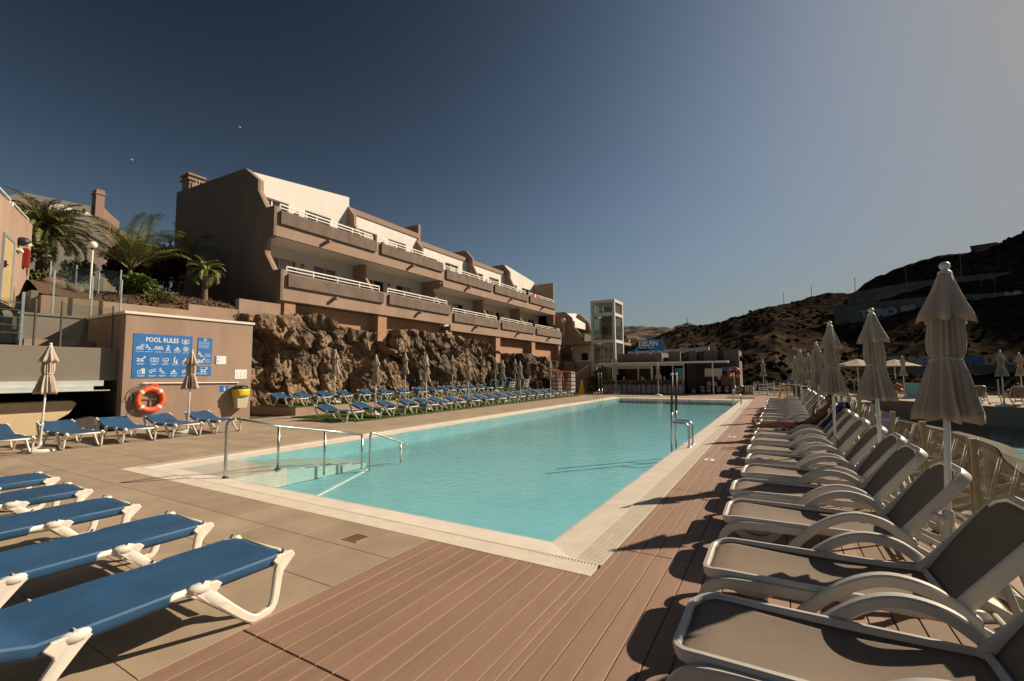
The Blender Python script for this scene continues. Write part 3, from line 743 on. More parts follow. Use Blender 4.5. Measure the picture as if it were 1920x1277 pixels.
for k in range(3): caption(g, .33, .34-.045*k, .18, 1); caption(g, .33, .14-.045*k, .18, 1)
g.build('pictograms', Mt['signw'], s2)
s3 = board(7.95, 8.385, 1.625, 1.955, 'sign_board', 'small blue notice below the narrow blue one')
g = MB(); caption(g, .2, .29, .24, 1); icon(g, 6, .2, .18); caption(g, .2, .08, .3, 2); g.build('pictograms', Mt['signw'], s3)
s4 = board(8.50, 8.87, 2.025, 2.31, 'notice', 'small white notice with blue edge and red and green marks', 'signw', 'notice')
MB().box(.0117, 0, 0, .0125, .05, .285).build('edge', Mt['sign'], s4); MB().box(.0117, .08, .2, .0125, .13, .23).build('mark', Mt['red'], s4); MB().box(.0117, .08, .09, .0125, .13, .12).build('mark', Mt['bing'], s4)
g = MB(); [caption(g, .24, .24-.035*k, .2, 1) for k in range(6)]; g.build('lines', Mt['frame'], s4)
s5 = board(9.19, 9.62, 1.50, 1.835, 'notice', 'white instruction notice on the wall above the litter bin', 'signw', 'notice')
g = MB()
for r_ in range(3):
    for k in range(3): caption(g, .09+.13*k, .24-.08*r_, .08, 2)
g.build('lines', Mt['wood_dark'], s5)
s6 = board(8.71, 9.0, 1.06, 1.265, 'notice', 'small blue and white notice left of the litter bin', 'sign', 'notice')
g = MB(); seg(g, (.145, .03), (.145, .17), .02); ring(g, (.145, .15), .02); g.build('symbol', Mt['signw'], s6)
# life ring on the wall
def lifering(name, loc, Rr, r, m, label, axis='x'):
    t = empty(name, loc, label=label, cat='life ring')
    MB().torus((0,0,0), Rr, r, axis, 36, 14).build('ring', m, t, smooth=True)
    for k in range(4):
        a = R(45+90*k); MB().torus((0,0,0), Rr, r*1.03, axis, 3, 14, a-.11, a+.11).build('reflective_band', Mt['reflect'], t, smooth=True)
    g = MB(); n = 48
    pts = []
    for k in range(n+1):
        a = 2*math.pi*k/n; q = Rr+r*1.0+.02*abs(math.sin(2*a))
        pts.append({'x': (.0, q*math.cos(a), q*math.sin(a)), 'y': (q*math.cos(a), 0, q*math.sin(a))}[axis])
    g.tube(pts, .007, 5); g.build('grab_line', Mt['rope'] if m is Mt['orange'] else Mt['reflect'], t)
    return t
lr = lifering('life_ring', (-16.90, 6.62, .90), .33, .085, Mt['orange'], 'orange life ring with white bands hanging on the utility building wall')
g = MB()
g.tube(smooth_path([(-.04,-.05,.45),(-.03,-.35,.42),(-.02,-.5,.2),(-.02,-.46,-.1),(-.02,-.42,-.3)], 5), .009, 5)
g.tube(smooth_path([(-.05,.0,.44),(-.05,-.3,.36),(-.04,-.44,.1),(-.03,-.36,-.15),(-.02,-.28,-.2)], 5), .008, 5)
g.tube(smooth_path([(-.04,-.1,.43),(-.04,-.45,.3),(-.03,-.6,0),(-.02,-.66,-.05)], 5), .006, 5)
g.tube(smooth_path([(-.02,-.42,-.28),(-.02,-.5,-.42),(-.02,-.7,-.38)], 5), .008, 5)
g.build('rope', Mt['rope'], lr)
g = MB(); g.box(-.1, -.2, -.02, -.06, .2, .02).box(-.1, .0, -.3, -.06, .04, .0); g.build('bracket', Mt['steel'], lr)
g = MB(); g.tube([(0,-.02,.42),(0,.1,.46),(0,.2,.42)], .02, 6); g.build('strap', Mt['orange'], lr)
# bin on the wall
bn = empty('litter_bin', (-16.82, 9.33, .45), label='cream litter bin with yellow bag and green lid on the wall', cat='bin')
MB().add([(-.13,-.17,0),(.13,-.17,0),(.13,.17,0),(-.13,.17,0),(-.17,-.22,.5),(.17,-.22,.5),(.17,.22,.5),(-.17,.22,.5)], [(3,2,1,0),(4,5,6,7),(0,1,5,4),(1,2,6,5),(2,3,7,6),(3,0,4,7)]).build('body', Mt['binw'], bn, bevel=.02)
g = MB(); n = 40
for k in range(n):
    a = 2*math.pi*k/n
g.lathe([(.235,.43),(.25,.50),(.248,.58),(.262,.66),(.24,.68)], 40, (0,0,0), 'z', lambda a, i, z: 1+.03*math.sin(a*9+i)+.12*abs(math.cos(2*a+math.pi/2))); g.build('bag', Mt['biny'], bn, smooth=True)
MB().lathe([(.25,.68),(.265,.70),(.245,.76),(.17,.82),(.0,.84)], 24).build('lid', Mt['bing'], bn, smooth=True)
MB().box(.05, -.12, .73, .245, .12, .80).build('opening', Mt['black'], bn)
# ---- dark retaining wall with channel, opening, cover box ------------------
rw = empty('retaining_wall', (-17.6, 2, 0), label='shaded retaining wall with metal shutter channel over a dark opening', cat='wall')
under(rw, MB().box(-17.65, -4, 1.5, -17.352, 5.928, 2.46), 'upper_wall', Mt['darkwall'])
under(rw, MB().box(-17.345, -4, 1.34, -17.22, 5.56, 1.5).box(-17.345, -4, 1.20, -17.05, 5.66, 1.225), 'shutter_channel', Mt['channel'])
under(rw, MB().box(-17.343, -4, 1.225, -17.10, 5.30, 1.34), 'channel_face', Mt['channel'])
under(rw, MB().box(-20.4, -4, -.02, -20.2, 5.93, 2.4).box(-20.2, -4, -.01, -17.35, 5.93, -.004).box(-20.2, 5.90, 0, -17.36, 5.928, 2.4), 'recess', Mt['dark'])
under(rw, MB().box(-20.2, -4, 2.36, -17.66, 5.92, 2.44), 'terrace_slab', Mt['joint'])
cv = MB().prism([(-4,0),(-4,.93),(5.0,.93),(5.12,.84),(4.95,.55),(4.7,.38),(4.7,0)], 'x', -18.35, -17.62).build('cover_box', Mt['lidpanel'], bevel=.03)
tag(cv, 'long sand coloured cover box inside the dark opening behind the loungers', 'box')
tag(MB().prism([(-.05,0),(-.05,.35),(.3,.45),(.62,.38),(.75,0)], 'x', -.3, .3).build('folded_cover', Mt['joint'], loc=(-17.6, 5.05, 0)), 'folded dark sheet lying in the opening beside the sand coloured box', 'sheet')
# ---- terrace above ---------------------------------------------------------
ter = empty('garden_terrace', (-20.5, 8, 0), label='mauve terrace walls and planted bed behind the utility building', cat='terrace')
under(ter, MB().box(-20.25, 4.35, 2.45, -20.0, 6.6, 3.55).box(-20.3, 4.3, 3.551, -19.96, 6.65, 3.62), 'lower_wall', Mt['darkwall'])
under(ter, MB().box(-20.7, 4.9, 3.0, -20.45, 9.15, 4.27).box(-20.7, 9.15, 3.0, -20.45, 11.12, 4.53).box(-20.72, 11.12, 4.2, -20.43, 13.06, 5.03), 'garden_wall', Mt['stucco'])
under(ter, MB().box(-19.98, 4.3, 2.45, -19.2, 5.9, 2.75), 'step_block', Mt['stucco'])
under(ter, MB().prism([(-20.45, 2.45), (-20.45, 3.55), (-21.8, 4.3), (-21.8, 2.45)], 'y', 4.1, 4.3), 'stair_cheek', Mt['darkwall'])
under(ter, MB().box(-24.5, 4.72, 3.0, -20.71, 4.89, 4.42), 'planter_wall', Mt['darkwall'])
# stone steps
for k in range(8):
    o = MB().cbox(-23.5, 1.5, 2.3, -20.3-.36*k, 4.08, 2.62+.165*k, .01); under(ter, o, 'step', Mt['stair'])
# garden soil
def soil():
    g = MB(); nx, ny = 40, 44; vs = []
    for i in range(nx+1):
        for j in range(ny+1):
            x = -20.72-12.5*i/nx; y = 4.9+8.1*j/ny
            z = 4.15+.5*min(1.3, -20.7-x)+.13*max(0, -22-x)+.28*noise.noise((x*.5, y*.5, 1))+.07*noise.noise((x*3, y*3, 1)) + (.2 if y > 9.2 else 0)*min(1, (y-9.2))
            vs.append((x, y, z))
    g.add(vs, [(i*(ny+1)+j, (i+1)*(ny+1)+j, (i+1)*(ny+1)+j+1, i*(ny+1)+j+1) for i in range(nx) for j in range(ny)])
    return g
tag(soil().build('garden_soil', Mt['mulch'], smooth=True), kind='structure')
g = MB(); rnd = random.Random(5)
for _ in range(2600):
    x = rnd.uniform(-26, -20.8); y = rnd.uniform(6.5, 12.9); z = 4.17+.5*min(1.3, -20.7-x)+.13*max(0, -22-x)+.28*noise.noise((x*.5, y*.5, 1))+(.2 if y > 9.2 else 0)*min(1, (y-9.2)); s_ = rnd.uniform(.03, .09); a = rnd.uniform(0, 6)
    g.add([(x+s_*math.cos(a), y+s_*math.sin(a), z), (x-s_*math.sin(a), y+s_*math.cos(a), z), (x-s_*math.cos(a), y-s_*math.sin(a), z+.02), (x, y, z+s_)], [(0,1,3),(1,2,3),(2,0,3)])
tag(g.build('bark_mulch', Mt['mulch']), 'brown bark mulch covering the raised garden bed', 'mulch', kind='stuff')
# terrace ground further back and the high wall
tag(MB().box(-60, -10, -.5, -20.8, 4.9, 3.55).build('upper_terrace_ground', Mt['stair']), kind='structure')
tag(MB().box(-60, 4.9, -.5, -33.2, 40, 5.2).build('upper_garden_ground', Mt['mulch']), kind='structure')
# rocks in the bed
for k, (x, y, r_) in enumerate([(-22.3, 5.6, .35), (-21.6, 6.0, .25), (-23.6, 5.9, .5), (-25, 6.1, .6), (-22.8, 8.2, .22)]):
    g = MB(); n = 12; prof_ = [(r_*math.sin(math.pi*i/8), -r_*.7*math.cos(math.pi*i/8)) for i in range(9)]
    g.lathe(prof_, n, (0,0,0)); g.v = [tuple(Vector(p)*(1+.35*noise.noise(Vector(p)*2/r_+Vector((k*3,0,0))))) for p in g.v]
    o = g.build('boulder', Mt['rock'], loc=(x, y, 4.25+.5*min(1.3, -20.7-x)+.13*max(0, -22-x)), smooth=True); tag(o, ['pale boulder at the left end of the raised garden bed','small boulder just behind the terrace glass railing','large boulder behind the glass railing','biggest boulder deep in the garden bed','small stone in the mulch near the green bush'][k], 'rock')
# palms and bushes
palm('date_palm', (-25.2, 6.0, 5.0), 2.5, .2, 60, 1.75, Mt['leaf_dark'], 'dense dark green date palm left of the garden in front of the shaded building', elev=(-.5, 1.4), droop=1.5, ll=.36, nleaf=46, seed=3, vee=.7)
palm('young_royal_palm', (-23.6, 8.29, 4.85), .95, .12, 17, 2.7, Mt['leaf_palm'], 'tall young palm with yellow stalks and spreading fronds in the middle of the garden', elev=(.5, 1.54), droop=1.15, ll=.85, nleaf=54, seed=8, vee=.25, crownshaft=.35)
palm('small_palm', (-22.2, 10.55, 4.9), 1.5, .11, 24, .9, Mt['leaf_palm'], 'small palm with ringed trunk beside the shaded gable wall', elev=(-.6, 1.3), droop=1.7, ll=.24, nleaf=30, seed=5, vee=.4)
palm('shaded_palm', (-25.6, 11.4, 5.3), 2.6, .11, 12, 1.7, Mt['leaf_palm'], 'slender palm standing in the shade of the gable wall', elev=(-.1, 1.4), droop=1.5, ll=.5, nleaf=32, seed=12, vee=.3)
bush('red_leaf_shrub', (-27.6, 9.6, 7.0), (1.7, 1.6, 1.15), 6200, .17, Mt['leaf_red'], 21, 'large dark red leaved shrub behind the tall young palm')
bush('red_leaf_shrub', (-28.2, 11.4, 7.1), (1.5, 1.5, 1.3), 4800, .17, Mt['leaf_red'], 22, 'dark red leaved shrub against the shaded gable wall')
bush('green_bush', (-22.9, 8.45, 5.2), (.95, 1.0, .62), 5200, .15, Mt['leaf'], 23, 'bright green feathery bush at the foot of the tall young palm')
bush('olive_shrub', (-21.6, 8.6, 4.75), (.5, .7, .38), 2200, .09, Mt['leaf_dull'], 24, 'low olive brown shrub just behind the garden wall')
bush('dark_bush', (-27.5, 7.7, 6.4), (.8, .7, .55), 2200, .12, Mt['leaf_dark'], 25, 'round dark bush right of the date palm trunk')
bush('dark_bush', (-23.9, 5.6, 5.0), (.8, .7, .6), 2200, .12, Mt['leaf_dark'], 26, 'dark bush at the foot of the date palm')
bush('hedge', (-26, 5.8, 5.6), (1.0, .9, .3), 2200, .1, Mt['leaf'], 27, 'low green hedge beside the red fire cabinet building', 'hedge')
bush('ground_cover', (-22.2, 7.6, 4.4), (.7, .9, .14), 1400, .08, Mt['leaf_dull'], 28, 'low silvery ground cover plants by the garden wall', 'plant')
# slim tree with blue sky behind by the left building
tr = empty('slender_tree', (-24.0, 4.9, 3.6), label='thin young tree growing in a terracotta planter by the door building', cat='tree')
MB().tube(smooth_path([(0,0,0),(.03,0,1.0),(-.02,.02,1.9),(.15,.2,2.4)], 4), [.05]*5+[.045]*4+[.03]*4, 7).build('trunk', Mt['trunk'], tr)
leaf_cloud((.2,.3,2.7), (.75,.75,.5), 1400, .13, 31).build('crown', Mt['leaf_dark'], tr)
pt = MB().lathe([(.18,0),(.3,.35),(.33,.4),(.28,.4)], 16, (0,0,0)).build('planter_pot', Mt['brick'], loc=(-23.9, 4.8, 3.55), smooth=True, angle=40); tag(pt, 'terracotta planter at the top of the stone steps', 'planter')
# lamp posts with globes
def lamp_post(loc, h, r, label, name='lamp_post'):
    t = empty(name, loc, label=label, cat='lamp')
    MB().tube([(0,0,0),(0,0,h)], .03 if h < 3 else .045, 8).build('pole', Mt['paint'], t)
    MB().lathe([(r*math.sin(math.pi*i/10)+.001, h+r-r*math.cos(math.pi*i/10)) for i in range(11)], 16).build('globe', Mt['globe'], t, smooth=True)
    MB().lathe([(.05,h-.05),(.07,h),(.05,h+.03)], 12).build('collar', Mt['steel_dark'], t)
    return t
lamp_post((-21.0, 6.25, 3.9), 2.3, .13, 'white globe lamp post in front of the red shrubs and glass railing')
lamp_post((-29.5, 12.1, 5.6), 3.6, .16, 'globe lamp post beside the shaded gable wall')
lamp_post((-20.9, 47.6, 3.3), 4.1, .30, 'tall globe lamp post at the far end of the apartment block')
# ---- left door building ------------------------------------------------------
lb = empty('service_building', (-23, 5, 3.4), label='mauve building with ochre door and red fire cabinet at the left edge', cat='building')
Dv = Vector((-.927, .375, 0)); Nv = Vector((.375, .927, 0)); P0 = Vector((-22.4, 5.02, 0))
Mb = Matrix(((-Dv.x, Nv.x, 0, P0.x), (-Dv.y, Nv.y, 0, P0.y), (0, 0, 1, 0), (0, 0, 0, 1)))   # local x runs back along the wall from the corner
def LBx(mb, name, m, **k):
    mb.xf(Matrix.Translation(-lb.location) @ Mb); o = mb.build(name, m, lb, **k); return o
LBx(MB().prism([(0,3.80),(0,6.93),(6,6.68),(6,3.80)], 'y', -2.4, 0), 'wall', Mt['stucco'])
LBx(MB().box(2.4, .004, 3.85, 3.45, .03, 5.72), 'door', Mt['door'])
LBx(MB().box(2.33, .002, 3.85, 2.4, .05, 5.8).box(3.45, .002, 3.85, 3.52, .05, 5.8).box(2.4, .002, 5.72, 3.45, .05, 5.8), 'door_frame', Mt['post_blue'])
LBx(MB().tube([(3.35,.09,4.9),(3.2,.09,4.9)], .02, 6).box(3.33,.03,4.8,3.38,.09,5.0), 'door_handle', Mt['black'])
LBx(MB().tube([(.1,-.1,6.93),(.12,-.1,7.1),(2.2,-.1,7.05),(2.25,-.1,6.85)], .03, 6).tube([(2.5,-.1,6.85),(2.52,-.1,7.05),(6,-.1,6.95)], .03, 6), 'roof_railing', Mt['paint'])
LBx(MB().box(.75, .003, 5.28, 1.12, .12, 5.88), 'fire_cabinet', Mt['firered'])
LBx(MB().lathe([(.0,0),(.13,.0),(.15,.08),(.12,.2),(.03,.26)], 14, (1.75, .02, 5.95), 'y'), 'wall_lamp', Mt['black'], smooth=True)
LBx(MB().lathe([(.0,.26),(.08,.2),(.10,.12),(.05,.27)], 12, (1.73, .03, 5.88), 'y'), 'lamp_glass', Mt['lidpanel'], smooth=True)
LBx(MB().box(1.55, .002, 5.62, 1.95, .10, 5.70), 'cable_box', Mt['paint'])
# ---- far left building with arches --------------------------------------------
ab = empty('arched_building', (-38.6, 9, 5), label='shaded mauve building with white arched openings behind the palms', cat='building')
def AB(mb, name, m): 
    o = mb.build(name, m, ab); o.matrix_parent_inverse = Matrix.Translation(-ab.location); return o
# wall plane through A(-39.3,7.7) and B(-38.3,11.6)
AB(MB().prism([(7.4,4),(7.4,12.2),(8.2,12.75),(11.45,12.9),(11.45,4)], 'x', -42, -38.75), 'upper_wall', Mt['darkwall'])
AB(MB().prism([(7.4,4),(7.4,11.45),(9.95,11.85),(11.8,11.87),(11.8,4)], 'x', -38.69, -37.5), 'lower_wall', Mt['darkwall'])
AB(MB().box(-39.3, 11.5, 11.8, -38.6, 11.95, 14.0).box(-39.35, 11.45, 13.8, -38.55, 12.0, 13.9).box(-39.3, 11.5, 14.0, -38.6, 11.95, 14.12), 'chimney', Mt['stucco_roof'])
AB(MB().prism([(11.96,4),(11.96,13.1),(12.9,12.3),(12.9,11.8),(15.2,11.0),(15.2,4)], 'x', -40, -38.9), 'side_wing', Mt['stucco'])
for yy, zz, rr_ in ((9.95, 11.75, .85), (10.95, 11.95, .55)):
    AB(MB().prism([(yy+rr_*math.cos(math.pi*k/14), zz+rr_*.9*math.sin(math.pi*k/14)) for k in range(15)], 'x', -38.74, -38.7), 'arch_opening', Mt['white'])
AB(MB().tube([(-38.6, 10.9, 12.3), (-37.9, 10.8, 12.45)], .09, 8), 'water_spout', Mt['stucco_roof'])
# ---- glass railings on the terrace ---------------------------------------------
def glass_rail(pts, z0, z1, name, label, pm, r=.035, post_ext=.06):
    t = empty(name, (pts[0][0], pts[0][1], z0), label=label, cat='railing')
    for k, (x, y) in enumerate(pts):
        o = MB().box(-r, -r*.6, -.02, r, r*.6, z1-z0+post_ext).build('post', pm, t, bevel=.004); o.location = (x-pts[0][0], y-pts[0][1], 0)
        if k < len(pts)-1:
            x2, y2 = pts[k+1]; dx, dy = x2-x, y2-y; L = math.hypot(dx, dy); ux, uy = dx/L, dy/L
            g = MB().obox((x+ux*.05-pts[0][0], y+uy*.05-pts[0][1]), (ux*(L-.1), uy*(L-.1)), .005, .06, z1-z0)
            g.build('glass_panel', Mt['glass'], t)
    return t
glass_rail([(-20.1,5.08),(-20.1,6.03),(-20.1,6.83)], 3.62, 5.0, 'glass_railing', 'glass railing with grey blue posts on top of the terrace wall', Mt['post_blue'])
glass_rail([(-22.6,5.6),(-22.6,6.3),(-22.4,6.9),(-22.2,7.5)], 4.3, 5.75, 'glass_railing', 'rear glass railing with grey blue posts deeper in the garden', Mt['post_blue'])
glass_rail([(-17.5,3.05),(-17.5,4.1)], 2.46, 3.7, 'glass_railing', 'left glass railing with dark posts above the shaded retaining wall', Mt['post_dark'])
glass_rail([(-17.5,4.63),(-17.5,5.78)], 2.46, 3.7, 'glass_railing', 'glass railing with dark posts beside the utility building roof', Mt['post_dark'])
hr = MB()
for k in range(5): hr.tube([(-19.0, 2.0, 2.9+.22*k), (-19.0, 4.15, 2.9+.22*k)], .012, 6)
t = empty('stair_railing', (-19, 4.2, 2.45), label='metal railing with horizontal bars in front of the stone steps', cat='railing')
under(t, hr, 'bar', Mt['steel']); under(t, MB().box(-19.03, 4.15, 2.45, -18.97, 4.21, 4.1), 'post', Mt['post_blue'])
# ================================================================ POOL FITTINGS
def arc_pts(c, r, a0, a1, n, f):
    return [f(c[0]+r*math.cos(a0+(a1-a0)*k/n), c[1]+r*math.sin(a0+(a1-a0)*k/n)) for k in range(n+1)]
hr = empty('pool_handrail', (-7.75, 4.1, 0), label='long stainless handrail at the shallow entry steps, nearer one with four posts', cat='handrail')
g = MB(); B0 = Vector((-7.75,4.1,0)); p = [(0,0,-.05),(0,0,.5),(0,.0,.78),(.01,.04,.86),(.03,.12,.89)]
p += [(.10,.82,.70),(.22,1.68,.54),(.42,2.42,.385)]
g.tube(smooth_path(p[:5], 4), .024, 10); g.tube([p[4]]+p[5:], .021, 10)
g.build('top_rail', Mt['steel'], hr, smooth=True)
for (x, y, z1, z0) in ((.10,.83,.70,-.05),(.22,1.69,.54,-.3),(.42,2.42,.385,-.3)):
    MB().tube([(x,y,z0),(x,y,z1)], .022, 10).build('post', Mt['steel'], hr, smooth=True)
for (x, y, z0) in ((0,0,-.055),(.10,.83,-.055)):
    MB().lathe([(.065,z0),(.065,z0+.01),(.05,z0+.018),(.03,z0+.04)], 14, (x,y,0)).build('flange', Mt['steel'], hr, smooth=True, angle=40)
hr2 = empty('pool_handrail', (-7.28, 6.68, 0), label='second stainless handrail, slanting down into the pool water', cat='handrail')
g = MB(); g.tube(smooth_path([(0,0,-.8),(0,0,.2),(0,.02,.36),(.01,.1,.39),(.03,.85,.11),(.035,1.02,.03),(.04,1.16,-.06)], 4), .022, 10); g.build('top_rail', Mt['steel'], hr2, smooth=True)
for (x, y, z) in ((.03,.85,.11),): MB().tube([(x,y,z),(x,y,-.33)], .02, 8).build('post', Mt['steel'], hr2, smooth=True)
def ladder(loc, rz, label, hi=1.55, dark=True):
    # local +x points from deck into the pool; two rails, deck hoops, tall mast grips
    t = empty('pool_ladder', loc, rz, label, 'ladder')
    for y in (-.25, .25):
        g = MB(); g.tube(smooth_path([(-.36,y,-.05),(-.36,y,.2),(-.36,y,.38),(-.33,y,.455),(-.25,y,.49),(0,y,.5)], 4), .021, 10)
        g.tube([(.02,y,-1.1),(.0,y,.5),(-.02,y,.72)], .021, 10)
        g.build('rail', Mt['steel'], t, smooth=True)
        MB().tube([(-.02,y,.72),(-.05,y,hi)], .026, 10).build('grip', Mt['steel_dark'] if dark else Mt['steel'], t, smooth=True)
        MB().lathe([(.03,hi-.01),(.032,hi+.02),(.02,hi+.04)], 10, (-.05,y,0)).build('end_cap', Mt['finial'], t)
        MB().lathe([(.055,-.05),(.055,-.035),(.03,-.01)], 12, (-.36,y,0)).build('flange', Mt['steel'], t)
    for k in range(3):
        MB().box(-.03, -.25, -.3-.28*k, .06, .25, -.27-.28*k).build('tread', Mt['steel'], t, bevel=.005)
    return t
ladder((-2.10, 10.85, 0), R(180), 'stainless pool ladder with tall brown grips, right side of the pool nearest the camera')
ladder((-2.05, 26.2, 0), R(180), 'stainless pool ladder at the far right corner of the pool')
ladder((-9.20, 26.3, 0), 0, 'stainless pool ladder on the far left side of the pool', 1.6)
# ================================================================ LOUNGERS
def blue_lounger(raise_=18):
    t = empty('blue_sun_lounger', (0,0,0), cat='sun lounger')
    hx = 1.30; ca, sa = math.cos(R(raise_)), math.sin(R(raise_)); H = .36
    def top(x):
        if x <= hx: return x, H
        d = x-hx; return hx+d*ca, H+d*sa
    sec = [(-.295,-.075),(-.312,-.05),(-.314,-.012),(-.306,-.001),(-.26,.0),(-.12,-.008),(0,-.012),(.12,-.008),(.26,0),(.306,-.001),(.314,-.012),(.312,-.05),(.295,-.075)]
    g = MB(); xs = [.05,.07,.12,.4,.52,.56,.72,.76,1.0,1.26,1.3,1.34,1.6,1.84,1.9,1.92]
    vs = []
    for x in xs:
        for (y, dz_) in sec:
            # cut back the skirt where the leg caps hold the frame
            cut = (x < .08 or x > 1.88 or .53 < x < .74)
            yy, zz = y, dz_
            if cut and abs(y) > .29: yy = math.copysign(.285, y); zz = -.004
            # chamfer at the ends
            if x < .06 or x > 1.91: yy *= .8
            X_, Z_ = top(x); wob = .004*noise.noise((x*6, y*5, 1)); vs.append((X_, yy, Z_+zz+wob))
    n = len(sec); g.add(vs, [(i*n+k, i*n+k+1, (i+1)*n+k+1, (i+1)*n+k) for i in range(len(xs)-1) for k in range(n-1)])
    o = g.build('sling', Mt['blue'], t, smooth=True, angle=36); sm = o.modifiers.new('thickness', 'SOLIDIFY'); sm.thickness = .006; sm.offset = -1
    g = MB()
    for s in (-1, 1):
        g.tube([(.03,s*.285,H-.035),(hx,s*.285,H-.035),(hx+.6*ca,s*.285,H-.035+.6*sa)], .022, 8)
    g.tube([(.02,-.25,H-.03),(.02,.25,H-.03)], .02, 8); g.tube([(hx+.6*ca,-.25,H+.6*sa-.03),(hx+.6*ca,.25,H+.6*sa-.03)], .02, 8)
    g.tube([(.64,-.28,H-.06),(.64,.28,H-.06)], .016, 6); g.tube([(1.12,-.28,H-.06),(1.12,.28,H-.06)], .016, 6)
    g.build('frame', Mt['plastic'], t, smooth=True)
    ex, ez = hx+.61*ca, H+.61*sa
    for s in (-1, 1):
        for (xa, za, xb, xc, zc) in ((.0, H-.0, .23, .63, H-.01), (1.13, H-.01, 1.42, ex-.0, ez-.02)):
            y = s*.318
            pth = smooth_path([(xa+.03,y*.96,za-.01),(xa+.10,y,za-.10),(xb-.09,y*1.02,.055),(xb-.02,y*1.03,.018),(xb+.07,y*1.02,.03),(xc-.13,y,zc-.13),(xc-.02,y*.96,zc-.01)] if xa < 1 else
                              [(xc-.0,y*.96,zc-.0),(xc-.10,y,zc-.14),(xb+.14,y*1.02,.075),(xb+.05,y*1.03,.018),(xb-.05,y*1.02,.03),(xa+.10,y,za-.14),(xa+.0,y*.96,za-.01)], 4)
            N = len(pth); rr = [.016+.008*(abs(2*i/(N-1)-1)**3) for i in range(N)]
            r2_ = [.026+.020*(abs(2*i/(N-1)-1)**3) for i in range(N)]
            MB().tube(pth, rr, 8, r2_, side=(0,1,0), sq=.45).build('leg', Mt['plastic'], t, smooth=True, angle=30)
            for (gx, gz, sg) in (((xa, za, 1), (xc, zc, -1)) if xa < 1 else ((xa, za, 1), (xc-.02, zc, -1))):
                yy = s*.315
                MB().prism([(gx-.015*sg, gz-.035), (gx+.005*sg, gz), (gx+.12*sg, gz-.004), (gx+.15*sg, gz-.03), (gx+.11*sg, gz-.075), (gx+.10*sg, gz-.14), (gx+.07*sg, gz-.12)], 'y', yy-.016, yy+.016).build('leg_gusset', Mt['plastic'], t, bevel=.006)
        for (cx, cz, tilt) in ((.60, H-.014, 0), (1.16, H-.014, 0)):
            g = MB(); g.lathe([(.03,-.045),(.062,-.04),(.070,-.012),(.060,.004),(.035,.010),(.0,.011)], 12)
            g.xf(Matrix.Translation((cx, s*.297, cz)) @ Matrix.Rotation(-R(tilt), 4, 'Y') @ Matrix.Diagonal((1, .62, 1, 1)))
            g.build('leg_cap', Mt['plastic'], t, smooth=True)
    return t
BL = blue_lounger(18); BLf = None
first = [True]
def place_blue(x, y, rz, label, group, z=0, rs=None):
    if first[0]: o = BL; first[0] = False
    else: o = dup(BL)
    o.location = (x, y, z); o.rotation_euler = (0, 0, rz+R(random.uniform(-1.5, 1.5))); o['label'] = label; o['group'] = group
    return o
pos = ['nearest the camera and the plank deck', 'second from the plank deck', 'third from the plank deck', 'fourth from the plank deck', 'fifth and farthest from the plank deck']
for k, x in enumerate((-3.34, -4.50, -5.72, -6.92, -8.08)):
    place_blue(x, 2.07+[0,.05,0,.02,.06][k], R(-90), 'blue sun lounger in the left foreground, '+pos[k], 'blue loungers in the left foreground')
lab = ['leftmost, cut by the left edge', 'beside the left umbrella pole', 'third from the left, in front of the dark opening', 'below the orange life ring', 'rightmost, below the litter bin']
for k, y in enumerate((2.95, 4.08, 5.12, 6.16, 7.22)):
    place_blue(-13.42, y, R(180), 'blue sun lounger by the wall, '+lab[k], 'blue loungers by the utility building')
fr = [10.98, 12.5, 13.77, 15.04, 16.05, 17.05, 18.25, 19.5, 20.7, 21.8, 22.8, 24.0, 25.15, 26.3, 27.5, 28.7, 30.0]
for k, y in enumerate(fr):
    place_blue(-12.62, y, R(180), 'blue sun lounger in the front turf row, %s from its near end' % ORD[k], 'front row of blue loungers on the turf')
bk = [11.9, 13.05, 14.2, 15.3, 16.7, 18.0, 19.4, 20.8, 22.05, 23.3, 24.4, 25.5, 26.7, 28.0]
for k, y in enumerate(bk):
    place_blue(-17.0-.35*max(0, (y-21)/7), y, R(180), 'blue sun lounger on the raised terrace by the rocks, %s from its near end' % ORD[k], 'back row of blue loungers on the raised terrace', .325)
for s_, (bxx, byy, nn) in enumerate(((-17.6, 30.2, 3), (-17.3, 31.9, 4))):
    for k in range(nn):
        place_blue(bxx, byy+.08*k, R(180), 'blue lounger in the %s stack on the raised terrace, %s from below' % (['nearer', 'farther'][s_], ORD[k]), 'stacked blue loungers on the raised terrace', .325+.17*k)
